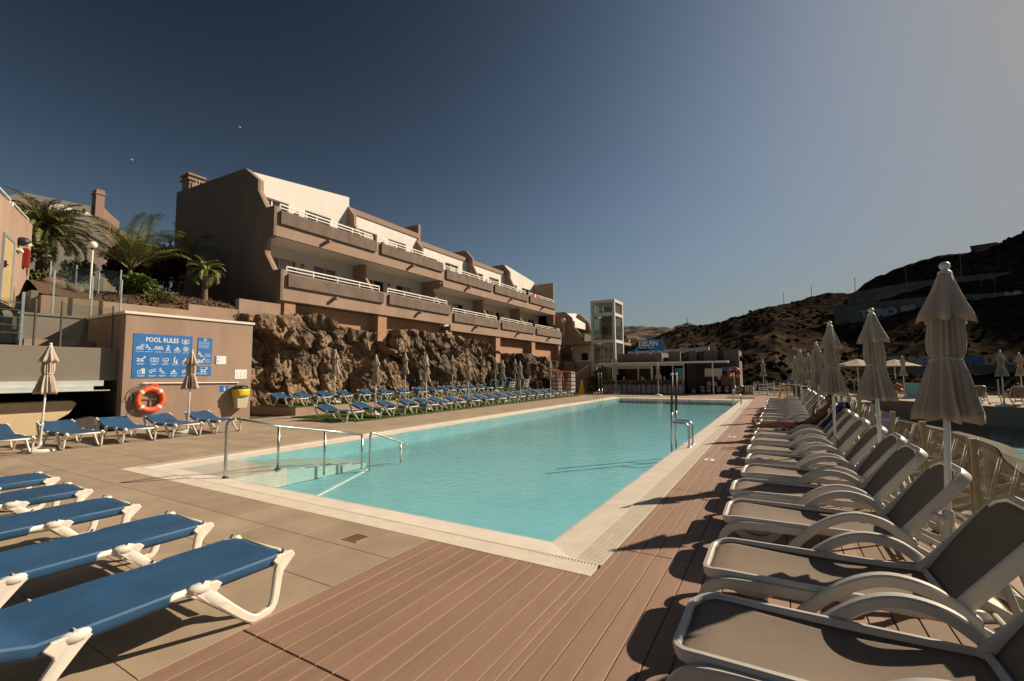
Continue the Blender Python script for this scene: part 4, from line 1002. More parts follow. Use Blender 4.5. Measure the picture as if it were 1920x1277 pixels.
# ---- white loungers with mesh seats --------------------------------------------
def mesh_lounger():
    t = empty('mesh_sun_lounger', (0,0,0), cat='sun lounger'); P_ = Mt['plastic_grey']
    # seat rim
    def rim(L, W, rc, n=5):
        pts = [(L,-W)]
        for k in range(n+1):
            a = R(270-90*k/n); pts.append((rc+rc*math.cos(a), -W+rc+rc*math.sin(a)))
        for k in range(n+1):
            a = R(180-90*k/n); pts.append((rc+rc*math.cos(a), W-rc+rc*math.sin(a)))
        pts.append((L, W)); return pts
    r_ = rim(1.22, .30, .12)
    def zs(x): return .372-.03*max(0, .10-x)/.10-.012*math.sin(min(1, x/1.2)*math.pi)
    g = MB(); g.tube([(x, y, zs(x)) for x, y in r_], .019, 8, .030, sq=.5); g.build('seat_frame', P_, t, smooth=True, angle=28)
    ri = rim(1.18, .278, .105, 6)
    def grid(poly_w, L, nx, ny, fz, name, m, parent, M_=None, rc=.105, both=False):
        g = MB(); vs = []
        for i in range(nx+1):
            x = L*i/nx; 
            w_ = poly_w
            if x < rc: w_ = poly_w-rc+math.sqrt(max(0, rc*rc-(rc-x)**2))
            if both and L-x < rc: w_ = min(w_, poly_w-rc+math.sqrt(max(0, rc*rc-(rc-(L-x))**2)))
            for j in range(ny+1):
                q = -1+2*j/ny; vs.append((x+.012, w_*q, fz(x, q)))
        g.add(vs, [(i*(ny+1)+j, (i+1)*(ny+1)+j, (i+1)*(ny+1)+j+1, i*(ny+1)+j+1) for i in range(nx) for j in range(ny)])
        if M_: g.xf(M_)
        o = g.build(name, m, parent, smooth=True); s_ = o.modifiers.new('thickness', 'SOLIDIFY'); s_.thickness = .004; return o
    grid(.285, 1.17, 26, 10, lambda x, q: zs(x)+.008-.028*(1-q*q)*math.sin(min(1, max(.0, x/1.17))*math.pi)-.006*math.cos(x*9)*(1-q*q), 'seat_fabric', Mt['mesh_t'], t)
    g = MB()
    for x in (.33, .78): g.tube([(x,-.29,.33),(x,0,.31),(x,.29,.33)], .018, 6)
    g.build('cross_bar', P_, t, smooth=True)
    for s in (-1, 1):
        y = s*.345
        pth = smooth_path([(.62,y*.93,.345),(.30,y*.97,.345),(.12,y,.335),(.03,y,.285),(-.01,y,.20),(.03,y,.11),(.12,y,.045),(.24,y,.022),(.34,y,.06),(.46,y,.20),(.60,y*1.0,.355),(.76,y*1.02,.475),(.90,y*1.02,.52),(1.04,y*1.02,.50),(1.14,y,.44),(1.21,y*.98,.375)], 4)
        N = len(pth)
        wide = [.019+.013*max(0, min(1, (i/N-.55)*6)) for i in range(N)]
        MB().tube(pth, wide, 8, [.031]*N, side=(0,1,0), sq=.42).build('armrest', P_, t, smooth=True, angle=28)
        pth = smooth_path([(1.18,y*.93,.36),(1.35,y*.93,.27),(1.55,y*.93,.17),(1.72,y*.93,.10),(1.80,y*.93,.03)], 3)
        MB().tube(pth, .018, 8, .032, side=(0,1,0), sq=.6).build('rear_leg', P_, t, smooth=True, angle=50)
        MB().lathe([(.0,-.03),(.035,-.03),(.04,0),(.035,.03),(.0,.035)], 14, (1.20, s*.335, .385), 'y').build('pivot_knob', P_, t, smooth=True)
        MB().lathe([(.0,-.022),(.05,-.022),(.055,0),(.05,.022),(.0,.022)], 14, (1.80, s*.32, .055), 'y').build('wheel', P_, t, smooth=True, angle=40)
    # backrest
    b = R(53); hinge = Vector((1.14, 0, .37)); Mx = Matrix.Translation(hinge) @ Matrix.Rotation(-b, 4, 'Y')
    g = MB(); L = .645; W = .285; rc = .12; pts = [(0,-W)]
    for k in range(7): a = R(-90+90*k/6); pts.append((L-rc+rc*math.cos(a), -W+rc+rc*math.sin(a)))
    for k in range(7): a = R(0+90*k/6); pts.append((L-rc+rc*math.cos(a), W-rc+rc*math.sin(a)))
    pts.append((0, W)); g.tube([(x, y, .0-.03*(x/L)**3) for x, y in pts], .017, 8, .036, sq=.45); g.tube([(.03,-W,-.0),(.03,W,0)], .02, 6)
    g.xf(Mx); br = g.build('backrest', P_, t, smooth=True, angle=28)
    o = grid(.272, .63, 14, 8, lambda x, q: .012-.02*(1-q*q)*math.sin(x/.63*math.pi)-.03*(x/.63)**3, 'backrest_fabric', Mt['mesh_t'], br, Mx @ Matrix.Translation((.64,0,0)) @ Matrix.Diagonal((-1,1,1,1)), rc=.11)
    # prop stay behind the backrest
    g = MB(); q = Mx @ Vector((.42, 0, -.02))
    for y in (-.2, .2): g.tube([(q.x, y, q.z), (q.x+.12, y, .22), (q.x+.02, y, .14)], .013, 6, .02)
    g.tube([(q.x+.12,-.2,.22),(q.x+.12,.2,.22)], .012, 6); g.build('prop', P_, t, smooth=True)
    g = MB(); g.tube([(1.45,-.31,.2),(1.45,.31,.2)], .016, 6); g.tube([(1.78,-.31,.06),(1.78,.31,.06)], .016, 6); g.build('rear_bar', P_, t, smooth=True)
    return t
ML = mesh_lounger()
ys = [2.45, 3.40, 4.58, 5.53, 6.52, 7.50, 8.45, 9.55, 10.5, 11.25, 12.3, 13.3, 14.5, 15.5, 16.6, 17.6, 18.7, 19.7, 20.7, 21.7, 22.7, 23.7]
used = False
extra = {0:'closest to the camera', 1:'second from the camera', 9:'under the sunbathing man'}
for k, y in enumerate(ys):
    o = ML if not used else dup(ML); used = True
    o.location = (-.45+random.uniform(-.03, .03)*(k > 2), y, 0); o.rotation_euler = (0, 0, R(random.uniform(-1.5, 1.5)))
    o['label'] = 'white framed taupe mesh lounger on the plank deck, %s' % extra.get(k, ORD[k]+' from the camera'); o['group'] = 'mesh loungers along the plank deck'
# ================================================================ UMBRELLAS
def umb_mesh(seed, lean=0):
    t = empty('closed_umbrella', (0,0,0), cat='umbrella'); H = 2.30
    MB().lathe([(.0,H+.062),(.016,H+.060),(.028,H+.048),(.032,H+.033),(.027,H+.016),(.016,H+.004),(.026,H),(.038,H-.010),(.040,H-.03),(.0,H-.03)][::-1], 16).build('finial', Mt['finial'], t, smooth=True, angle=50)
    rnd = random.Random(seed); ph = [rnd.uniform(-.25, .25) for _ in range(16)]; am = [rnd.uniform(.6, 1.25) for _ in range(16)]
    nth = 128
    def fold(a, amp, prof_=None):
        q = a/(2*math.pi)*8; i = int(q) % 8; f_ = q-int(q); P_ = prof_ or [(0,0),(.16,.85),(.30,1.0),(.5,.45),(.62,.55),(.80,1.05),(.92,.7),(1,0)]
        for (p, v), (p2, v2) in zip(P_, P_[1:]):
            if p <= f_ <= p2: x = v+(v2-v)*(f_-p)/(p2-p); break
        return 1-amp*x*am[i]
    def layer(prof, amp, mname, twist=0, open_=True):
        vs = []; N = len(prof)
        for i, (r, z, A) in enumerate(prof):
            for k in range(nth):
                a = 2*math.pi*k/nth; b_ = a+twist*i/N+.06*math.sin(3*a+i*.35+seed)
                rr = r*fold(a, A, [(0,0),(.3,.8),(.5,1.0),(.7,.8),(1,0)] if mname == 'vent_flap' else None)*(1+.06*math.sin(2*a+seed))
                zz = z-(.05*fold(a, .9, [(0,0),(.5,1),(1,0)]) if i == N-1 else 0)
                vs.append((rr*math.cos(b_), rr*math.sin(b_), zz))
        g = MB(); g.add(vs, [(i*nth+k, i*nth+(k+1) % nth, (i+1)*nth+(k+1) % nth, (i+1)*nth+k) for i in range(N-1) for k in range(nth)])
        o = g.build(mname, Mt['canvas'], t, smooth=True); s_ = o.modifiers.new('thickness', 'SOLIDIFY'); s_.thickness = .005; s_.offset = -1; return o
    layer([(.034,H-.015,0),(.042,H-.03,.05),(.058,H-.08,.14),(.083,H-.15,.24),(.115,H-.23,.34),(.148,H-.30,.46),(.168,H-.325,.54)], 0, 'vent_flap')
    layer([(.085,H-.25,.34),(.100,H-.33,.42),(.106,H-.42,.44),(.113,H-.50,.42),(.110,H-.57,.36),(.092,H-.625,.24),(.094,H-.65,.24),(.122,H-.72,.38),(.150,H-.82,.46),(.178,H-.93,.50),(.203,H-1.0,.52),(.209,H-1.02,.53)], 0, 'canopy', .25)
    g = MB(); pts = [(.086*math.cos(2*math.pi*k/24), .086*math.sin(2*math.pi*k/24), H-.635+.012*math.sin(2*math.pi*k/12)) for k in range(25)]
    g.tube(pts, .008, 5, .012); g.tube([(-.08,-.04,H-.63),(-.15,-.09,H-.61),(-.18,-.11,H-.64)], .006, 5, .014); g.build('tie_strap', Mt['canvas'], t)
    MB().tube([(0,0,.06),(0,0,H-.4)], .019, 12).build('pole', Mt['paint'], t, smooth=True)
    MB().tube([(0,0,.06),(0,0,.55)], .026, 12).lathe([(.028,.52),(.034,.54),(.034,.60),(.026,.62)], 14).tube([(.03,0,.57),(.07,0,.57)], .014, 8).lathe([(.0,-.02),(.025,-.02),(.028,0),(.025,.02),(0,.02)], 10, (.085,0,.57), 'x').build('sleeve', Mt['plastic_grey'], t, smooth=True, angle=40)
    MB().lathe([(.0,.0),(.27,.0),(.275,.03),(.25,.06),(.10,.09),(.04,.11),(.035,.2),(.0,.2)], 28).build('base', Mt['plastic'], t, smooth=True, angle=35)
    g = MB()
    for k in range(8):
        a = 2*math.pi*k/8+.25; g.tube([(.03*math.cos(a), .03*math.sin(a), H-.3), (.055*math.cos(a), .055*math.sin(a), H-.96)], .006, 4)
    g.build('ribs', Mt['paint'], t)
    return t
U = [umb_mesh(1), umb_mesh(5), umb_mesh(9)]; ufirst = [True]*3; uc = [0]
def umb(x, y, label, group, z=0, tilt=0, s=1.0, rz=None, lean=None):
    i = uc[0] % 3; uc[0] += 1
    o = U[i] if ufirst[i] else dup(U[i]); ufirst[i] = False
    o.location = (x, y, z); o.rotation_euler = (R(tilt), R(tilt*.5), random.uniform(0, 6.28) if rz is None else rz); o.scale = (s, s, s*1.0)
    if lean: o.rotation_euler = (Vector((lean[0], lean[1], 2.3)).to_track_quat('Z', 'Y').to_matrix() @ Matrix.Rotation(rz or 0, 3, 'Z')).to_euler()
    o['label'] = label; o['group'] = group; return o
for k, (x, y, tl) in enumerate([(.95,4.32,0),(1.02,7.0,0),(.70,8.42,.5),(.87,13.9,0),(1.22,14.25,-1),(.66,17.9,0),(1.08,22.0,0),(.70,25.0,0)]):
    umb(x, y, 'closed taupe umbrella among the mesh loungers, %s' % ['largest and closest to the camera','second from the camera','third from the camera, beside the sunbather','fourth from the camera','half hidden right behind the fourth','sixth from the camera','seventh from the camera','farthest of the row'][k], 'closed umbrellas along the plank deck', tilt=tl, rz=[2.2,.8,1.9][k] if k < 3 else None, lean=(.11,.0) if k == 0 else None)
umb(-13.9, 3.46, 'closed taupe umbrella by the wall, between the two leftmost blue loungers', 'closed umbrellas by the utility building', tilt=-1.5)
umb(-14.5, 6.6, 'closed taupe umbrella in front of the blue pool rules sign', 'closed umbrellas by the utility building', tilt=-1.5)
for k, y in enumerate((13.1, 16.15, 19.45, 22.9, 25.0, 29.4)):
    umb(-14.0, y, 'closed taupe umbrella in the turf row nearest the pool, %s from its near end' % ORD[k], 'closed umbrellas on the turf', s=1.03)
for k, y in enumerate((14.4, 19.1, 20.9, 23.4, 28.6, 31.5, 33.8)):
    umb(-18.1, y, 'closed taupe umbrella on the raised terrace by the rocks, %s from near end' % ORD[k], 'closed umbrellas on the raised terrace', z=.325, s=1.07)
# ================================================================ GLASS FENCE ON THE RIGHT
fpts = [(1.48, y) for y in (.6, 2.3, 4.0, 5.65, 7.3, 8.95, 10.6, 12.25, 13.9, 15.55, 17.2, 18.85, 20.5, 22.15, 23.8, 25.45, 27.1, 28.75, 30.4)]
t = empty('glass_fence', (1.48, .6, 0), label='long glass fence with bronze posts behind the mesh loungers', cat='fence')
pmsh = None
for k, (x, y) in enumerate(fpts):
    if pmsh is None:
        g = MB().box(-.03,-.045,-.02,.03,.045,.98); pmsh = g.build('post', Mt['post'], t, bevel=.006)
        gr = MB().box(-.031,-.006,.0,-.0305,.006,.97).build('groove', Mt['black'], pmsh); o = pmsh
        gp = MB().box(-.006,.06,.06,.006,1.59,.94).build('glass_panel', Mt['glass'], t); q = gp
    else:
        o = pmsh.copy(); COL.objects.link(o); c_ = gr.copy(); COL.objects.link(c_); c_.parent = o
        q = gp.copy(); COL.objects.link(q)
    o.location = (0, y-.6, 0); q.location = (0, y-.6, 0)
# ================================================================ SECOND POOL BEYOND THE FENCE
g = MB()
ZL = -.90
curve = [(3.0,-4),(3.9,3),(4.4,8),(5.0,13),(5.7,17.7),(6.5,21.5),(6.3,26),(5.4,30.5),(4.7,34)]
cv_ = smooth_path([(x, y, 0) for x, y in curve], 5)
pts = [(1.63,-6),(1.63,34),(4.3,34)]+[(p.x, p.y) for p in reversed(cv_)]
o = MB().prism([(p[0], p[1]) for p in pts], 'z', -1.66, ZL-.03).build('lower_walkway_base', Mt['joint']); tag(o, kind='structure')
def cx_at(y):
    for a, b in zip(cv_, cv_[1:]):
        if a.y <= y <= b.y: return a.x+(b.x-a.x)*(y-a.y)/(b.y-a.y)
    return cv_[-1].x
wk = empty('timber_walkway', (0, 0, 0)); wk['kind'] = 'structure'
y = 1.0
while y < 30:
    MB().cbox(2.3 if y < 9 else 1.66, y+.004, ZL-.03, cx_at(y)-.42, y+.172, ZL-.006, .006).build('board', Mt['timber'], wk); y += .19
L_ = len(cv_)
MB().add([(p.x-.40, p.y, ZL) for p in cv_]+[(p.x, p.y, ZL) for p in cv_]+[(p.x-.40, p.y, ZL-.2) for p in cv_]+[(p.x, p.y, ZL-.6) for p in cv_],
         [(i, i+1, L_+i+1, L_+i) for i in range(L_-1)]+[(L_+i, L_+i+1, 3*L_+i+1, 3*L_+i) for i in range(L_-1)]).build('kerb', Mt['concrete'], wk)
tag(MB().box(1.63, 34, -1.66, 4.6, 46, 0).box(1.63, 30.2, -1.66, 4.2, 34, 0).build('side_terrace', Mt['tile']), kind='structure')
p2 = empty('second_pool', (8, 14, ZL), label='small curved swimming pool on a lower level beyond the glass fence', cat='pool')
def P2(mb, name, m): 
    o = mb.build(name, m, p2); o.matrix_parent_inverse = Matrix.Translation((-8, -14, -ZL)); return o
P2(MB().quad((2,-4,-1.5),(18,-4,-1.5),(18,36,-1.5),(2,36,-1.5)), 'pool_floor', Mt['water_floor2'])
P2(MB().add([(p.x+.001, p.y, ZL-.03) for p in cv_]+[(18, p.y, ZL-.03) for p in cv_], [(i, i+1, L_+i+1, L_+i) for i in range(L_-1)]), 'water', Mt['water2'])
tag(MB().prism([(4.6,34.2),(8.2,28.85),(18,23.0),(18,41),(4.6,41)], 'z', -1.66, -.02).build('far_terrace_wall', Mt['darkwall']), 'dark retaining wall of the sun terrace across the second pool', 'wall')
tag(MB().prism([(4.6,34.2),(8.2,28.85),(18,23.0),(18,41),(4.6,41)], 'z', -.0195, 0).build('far_sun_terrace', Mt['tile']), kind='structure')
tag(MB().box(-4, 38.2, -.85, 4.6, 39.5, -.02).build('far_terrace', Mt['tile']), kind='structure')
for k, (x, y, r_) in enumerate([(2.0,7.0,.8),(1.95,5.4,.6),(2.0,3.6,.8)]):
    bush('low_plants', (x, y, ZL+.25), (.3, r_, .3), 900, .12, Mt['leaf'], 41+k, 'low green plants under the glass fence, %s from the far end' % ORD[k], 'plant')
# far glass fence
t = empty('glass_fence', (-.8, 38.6, 0), label='far glass fence along the terrace edge below the hillside', cat='fence')
for k in range(10):
    MB().box(-.03,-.03,-.02,.03,.03,1.08).build('post', Mt['post_blue'], t).location = (1.75*k, 0, 0)
    if k < 9:
        MB().box(.05,-.005,.08,1.70,.005,1.04).build('glass_panel', Mt['glass'], t).location = (1.75*k, 0, 0)
# umbrellas across the second pool
for k, (x, y, z) in enumerate([(5.44,31.8+2.6,0),(6.45,35.2,0),(8.75,29.0,0),(10.9,33.8,0),(-.93,38.0,0),(7.1,20.75,.52)]):
    if k == 5: continue
    umb(x, y, 'closed taupe umbrella %s' % ['beyond the second pool, left of the pair','beyond the second pool, right of the pair','on the raised deck at the right edge, left one','on the raised deck at the right edge, right one','by the slatted chairs at the far end of the deck'][k], 'closed umbrellas beyond the second pool', z=z, s=1.08)
def open_umb(loc, label, s=1):
    t = empty('open_umbrella', loc, label=label, cat='umbrella')
    MB().lathe([(.0,.42),(.12,.40),(.5,.27),(1.0,.10),(1.4,-.02),(1.4,-.06)], 8).build('canopy', Mt['canvas'], t).location = (0,0,2.0)
    MB().tube([(0,0,0),(0,0,2.45)], .025, 8).build('pole', Mt['paint'], t); t.scale = (s,s,1)
    return t
open_umb((4.5, 37.0, 0), 'open cream parasol seen between the closed umbrellas'); open_umb((6.9, 40.0, 0), 'second open cream parasol half hidden behind the closed umbrella')
# sun loungers beyond the pool
for k, (x, y, z, rz) in enumerate([(6.3,35.6,0,R(70)),(5.7,36.2,0,R(80)),(8.35,31.6,0,R(265)),(9.6,31.0,0,R(265)),(5.0,37.2,0,R(60)),(11.3,30.6,0,R(265))]):
    dup(ML, (x, y, z), rz, 'white mesh lounger beyond the second pool, %s' % ['left of the turquoise screen','at the pool edge','back to the camera, right of the big umbrella','with the sunbather at the right edge','farthest left','farthest right'][k])['group'] = 'loungers beyond the second pool'
o = MB().box(-.35,-.03,0,.35,.03,.9).build('turquoise_screen', Mt['turquoise'], loc=(6.9, 35.4, 0), bevel=.01); tag(o, 'small turquoise board standing beyond the second pool', 'board')
# ================================================================ BAR
bar = empty('pool_bar', (-9, 38, 0), label='low pool bar building with dark fascia, white canopy and open counter', cat='bar')
def BR(mb, name, m, **k):
    o = mb.build(name, m, bar, **k); o.matrix_parent_inverse = Matrix.Translation((9, -38, 0)); return o
BR(MB().box(-11.85, 38.3, 2.5, -8.15, 41.5, 3.28), 'fascia', Mt['bar_dark'])
for (a_, b_) in ((-7.55,-6.2),(-5.72,-5.25),(-4.5,-3.95)): pass
for (a_, b_) in ((-7.48,-6.18),(-5.71,-5.23),(-4.46,-3.05)): pass
g = MB()
for (a_, b_, h) in ((-7.62,-6.72,3.32),(-6.05,-5.5,3.34),(-4.95,-3.98,3.36),(-3.55,-2.5,3.37)): g.box(a_, 38.3, 2.5, b_, 38.6, h)
BR(g, 'parapet_block', Mt['bar_dark'])
BR(MB().box(-8.15, 38.9, 2.5, -2.5, 41.5, 2.9), 'roof_back', Mt['black'])
BR(MB().box(-13.1, 36.9, 2.36, -3.15, 38.6, 2.5), 'canopy', Mt['paint'])
BR(MB().box(-13.3, 38.2, 0, -12.9, 38.5, 2.35), 'side_wall', Mt['bar_dark']); BR(MB().box(-6.3, 38.5, 0, -2.76, 38.7, 3.3), 'front_wall', Mt['bar_wall']); BR(MB().box(-2.75, 38.5, 0, -2.5, 41.5, 3.3), 'side_wall', Mt['bar_dark'])
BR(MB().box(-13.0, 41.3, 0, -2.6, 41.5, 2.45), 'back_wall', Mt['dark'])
BR(MB().box(-13.0, 38.2, -.015, -2.6, 41.4, -.004), 'floor', Mt['joint'])
BR(MB().box(-13.2, 37.6, .98, -6.35, 38.15, 1.05), 'counter_top', Mt['wood'])
BR(MB().box(-13.1, 37.8, 0, -6.45, 38.05, .979), 'counter_front', Mt['white'])
g = MB()
for x in (-12.05, -10.0, -8.95, -8.85, -7.25, -6.42): g.box(x-.04, 37.9, 1.05, x+.04, 37.98, 2.36)
g.box(-13, 37.905, 2.2, -6.4, 37.975, 2.36); BR(g, 'window_frame', Mt['paint'])
BR(MB().box(-11.9, 37.93, 1.98, -9.0, 37.96, 2.2), 'roller_blind', Mt['curtain'])
BR(MB().tube([(-4.2,37.0,0),(-4.2,37.0,2.36)], .05, 8), 'canopy_post', Mt['paint'])
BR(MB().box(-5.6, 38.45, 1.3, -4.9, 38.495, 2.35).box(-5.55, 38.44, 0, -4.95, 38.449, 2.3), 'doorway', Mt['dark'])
BR(MB().box(-12.8, 40.9, 1.1, -9.2, 41.1, 1.14).box(-12.8, 40.9, 1.5, -9.2, 41.1, 1.54), 'shelf', Mt['wood_dark'])
BR(MB().box(-11.85, 41.0, 1.0, -9.1, 41.25, 2.2), 'red_back_panel', Mt['wood_dark'])
fz = MB().box(-.35,-.3,0,.35,.3,1.95).build('drinks_fridge', Mt['turquoise'], loc=(-6.85, 38.8, .05)); tag(fz, 'turquoise drinks fridge at the right end of the bar counter', 'fridge')
MB().box(-.28,-.31,.35,.28,-.3005,1.35).build('door', Mt['lidpanel'], fz)
o = BR(MB().prism([(-12.0,3.0),(-12.0,3.62),(-5.0,3.82),(-5.0,3.52)], 'y', 42.0, 42.3), 'rear_white_roof', Mt['white'])
for k in range(14):
    x = -12.6+.26*k+random.uniform(-.05, .05)
    o = MB().lathe([(.03,0),(.035,.02),(.035,.16),(.012,.22),(.012,.29)], 8).build('bottle', Mt['bing'] if k % 3 else Mt['wood_dark'], loc=(x, 41.0, 1.54)); tag(o, 'small dark bottle behind the bar counter, %s from the left' % ORD[k], 'bottle', 'bottles behind the bar')
for k, (x, h) in enumerate(((-9.7,.28),(-9.55,.2),(-8.2,.45),(-7.9,.3),(-11.2,.3))):
    o = MB().lathe([(.07,0),(.09,h*.7),(.05,h)], 10).build('jar', Mt['frame'], loc=(x, 37.85, 1.05)); tag(o, ['tall pale jar on the bar counter near its middle','short pale jar beside the tall one on the bar counter','big pale dispenser right of the middle of the bar counter','pale tin near the small umbrella on the bar counter','pale pot at the left half of the bar counter'][k], 'jar')
# stools
def stool(x, y, k):
    g = MB()
    for dx in (-.17,.17):
        for dy in (-.17,.17): g.tube([(dx*1.2,dy*1.2,0),(dx*.9,dy*.9,.72)], .018, 5)
    g.box(-.2,-.2,.70,.2,.2,.76).box(-.2,-.2,.75,.2,-.17,1.0)
    g.tube([(-.2,-.19,.3),(.2,-.19,.3)], .012, 5); return g
smesh = None
for k in range(17):
    x = -12.9+.40*k+random.uniform(-.04, .04); y = 36.75+random.uniform(-.08, .12)
    if smesh is None: o = stool(0,0,0).build('bar_stool', Mt['black']); smesh = o
    else: o = smesh.copy(); COL.objects.link(o)
    o.location = (x, y, 0); o.rotation_euler = (0,0,random.uniform(-.25,.25)); tag(o, 'black bar stool in front of the pool bar counter, %s from the left' % ORD[k], 'stool', 'bar stools')
# dolphin sign
ds = empty('bar_sign', (-9.3, 37.95, 3.25), label='blue dolphin shaped sign reading DELFIN POOL BAR on the bar roof', cat='sign')
K = 0.1092   # metres per crop pixel of the sign outline
def sp(x, z): return ((x-950)/9.12*.0455, (400-z)/9.12*.0455)
out = [(672,398),(690,375),(715,348),(760,325),(800,290),(830,262),(830,190),(960,180),(975,150),(950,97),(985,110),(1030,140),(1075,160),(1130,175),(1205,180),(1222,220),(1240,280),(1262,355),(1240,358),(1200,340),(1245,378),(1190,375),(1150,335),(1115,375),(1095,372),(1085,330),(1055,340),(1020,378),(995,380),(1005,320),(900,325),(830,328),(790,340),(775,392),(745,385),(730,375),(700,382)]
MB().prism([sp(*p) for p in out], 'y', -.02, .02).build('dolphin_shape', Mt['sign'], ds)
text('DELFIN', .60, Mt['signw'], ds, (-.62, -.03, .60), (R(90), 0, 0), .02, bold=.012, sx=.82)
text('POOL BAR', .20, Mt['signw'], ds, (-.62, -.03, .40), (R(90), 0, 0), .012, space=1.35, sx=1.05)
for x in (-.8, .3, 1.2): MB().box(x-.02, .02, -.1, x+.02, .05, .5).build('support', Mt['frame'], ds)
# umbrellas and objects in front of the bar
umb(-11.0, 35.0, 'big closed cream umbrella at the left of the bar counter', 'umbrellas by the pool bar', s=1.22)
umb(-7.46, 33.6, 'closed cream umbrella in front of the middle of the bar counter', 'umbrellas by the pool bar', s=.98)
kx = [(-5.75,0,.34,.8),(-5.1,0,.6,1),(-4.65,0,.6,1),(-4.62,.6,.35,1),(-3.95,0,.6,1),(-3.4,0,.6,1),(-2.95,0,.6,1),(-2.45,0,.62,1),(-2.05,0,.62,1),(-1.75,0,.62,1),(-4.2,.6,.3,.9)]
for k, (x, z, h, s_) in enumerate(kx):
    r = .2*s_; pr = [(0,0),(r*.9,0),(r,.03),(r,h*.25),(r*1.06,h*.28),(r,h*.31),(r,h*.66),(r*1.06,h*.69),(r,h*.72),(r,h-.04),(r*.85,h),(r*.5,h-.02),(0,h-.02)]
    o = MB().lathe(pr, 18).build('beer_keg', Mt['keg'], loc=(x, 38.05, z), smooth=True, angle=40)
    tag(o, ['small keg standing alone left of the others','steel keg, first of the tall ones','steel keg right of the canopy post','short keg stacked on top near the canopy post','steel keg under the white board','steel keg below the blue sign','steel keg left of the red life ring stand','steel keg directly behind the red life ring stand','steel keg right of the red life ring stand','rightmost steel keg','second short keg stacked near the post'][k]+' beside the pool bar', 'keg', 'kegs beside the bar')
rs = lifering('life_ring', (-2.75, 36.7, 1.62), .32, .09, Mt['red'], 'red life ring on a white pole right of the pool bar', 'y')
MB().tube([(0,.08,-1.6),(0,.08,-.2)], .03, 8).build('pole', Mt['paint'], rs)
o = MB().box(-.62,-.02,0,.62,.02,.62).build('notice_board', Mt['frame'], loc=(-4.3, 38.2, 1.32)); tag(o, 'pale grey board hanging behind the canopy post', 'board'); MB().box(.3,-.03,-.22,.5,.0,.0).build('hanger', Mt['frame'], o)
o = MB().box(-.5,-.02,0,.5,.02,.3).build('bar_notice', Mt['sign'], loc=(-3.2, 38.25, 1.75)); tag(o, 'small blue sign left of the red life ring', 'sign')
text('WELCOME', .16, Mt['signw'], o, (-.42,-.022,.1), (R(90),0,0), .003) if False else None
o = MB().box(-.45,-.3,0,.45,.3,.75).build('wooden_crate', Mt['wood_dark'], loc=(-3.3, 38.35, .65)); tag(o, 'brown wooden box above the kegs', 'crate')
# wet floor signs
def wet(loc, rz, label):
    t = empty('wet_floor_sign', loc, rz, label, 'sign')
    for s_ in (-1, 1):
        g = MB(); g.add([(-.15,s_*.20,0),(.15,s_*.20,0),(.09,s_*.0,.84),(-.09,s_*.0,.84),(-.15,s_*.30,0),(.15,s_*.30,0),(.09,s_*.09,.84),(-.09,s_*.09,.84)], [(0,1,2,3),(4,5,6,7),(0,1,5,4),(1,2,6,5),(2,3,7,6),(3,0,4,7)])
        g.build('panel', Mt['yellow'], t)
    MB().tube([(-.07,0,.84),(0,0,.9),(.07,0,.84)], .03, 6).build('handle', Mt['yellow'], t); return t
wet((.25, 33.2, 0), R(90), 'yellow folding wet floor sign on the plank deck'); 
yc = empty('safety_cone', (-13.7, 34.6, 0), label='yellow cone shaped floor sign near the far left pool ladder', cat='cone')
MB().lathe([(.33,0),(.33,.04),(.26,.06),(.12,.75),(.08,.95),(.0,.95)], 4).build('body', Mt['yellow'], yc)
MB().tube([(-.07,0,.93),(-.05,0,1.05),(.05,0,1.05),(.07,0,.93)], .02, 6).build('handle', Mt['yellow'], yc)
# slatted chairs and table
def chair(loc, rz, label):
    t = empty('slatted_chair', loc, rz, label, 'chair', 'slatted chairs at the far end of the deck')
    g = MB()
    for x in (-.27,.27):
        g.tube([(x,-.28,0),(x,-.26,.62),(x,.26,.62)], .018, 6); g.tube([(x,.25,0),(x,.25,.42),(x,.34,.95)], .018, 6)
    g.build('frame', Mt['paint'], t)
    for k in range(5): MB().box(-.27,-.24+.1*k,.40,.27,-.17+.1*k,.415).build('seat_slat', Mt['blue'] if k % 2 else Mt['paint'], t)
    for k in range(4): MB().box(-.27,.275+.022*k,.50+.11*k,.27,.29+.022*k,.57+.11*k).build('back_slat', Mt['blue'] if k % 2 else Mt['paint'], t)
    return t
for k, (x, y, r_) in enumerate([(-1.75,37.4,-70),(-.95,37.2,180),(-.3,38.0,40),(.35,38.0,0),(.95,37.3,180),(1.55,37.6,90)]):
    chair((x, y, 0), R(r_), 'white metal chair with blue slats by the far fence, %s from the left' % ORD[k])
tb = empty('side_table', (.05, 37.3, 0), label='low white table between the slatted chairs', cat='table')
MB().box(-.35,-.35,.45,.35,.35,.48).build('table_top', Mt['paint'], tb)
for a_ in ((-.3,-.3),(.3,-.3),(-.3,.3),(.3,.3)): MB().tube([(a_[0],a_[1],0),(a_[0],a_[1],.45)], .015, 5).build('leg', Mt['paint'], tb)
o = MB().box(-.3,-.02,0,.3,.02,.32).build('blue_notice', Mt['sign'], loc=(.9, 38.55, 1.05)); tag(o, 'small blue sign on the far glass fence', 'sign')
o = MB().lathe([(.2,0),(.22,.7),(.0,.7)], 12).build('litter_barrel', Mt['wood_dark'], loc=(1.0, 35.0, 0)); tag(o, 'dark round barrel bin behind the farthest mesh loungers', 'bin')
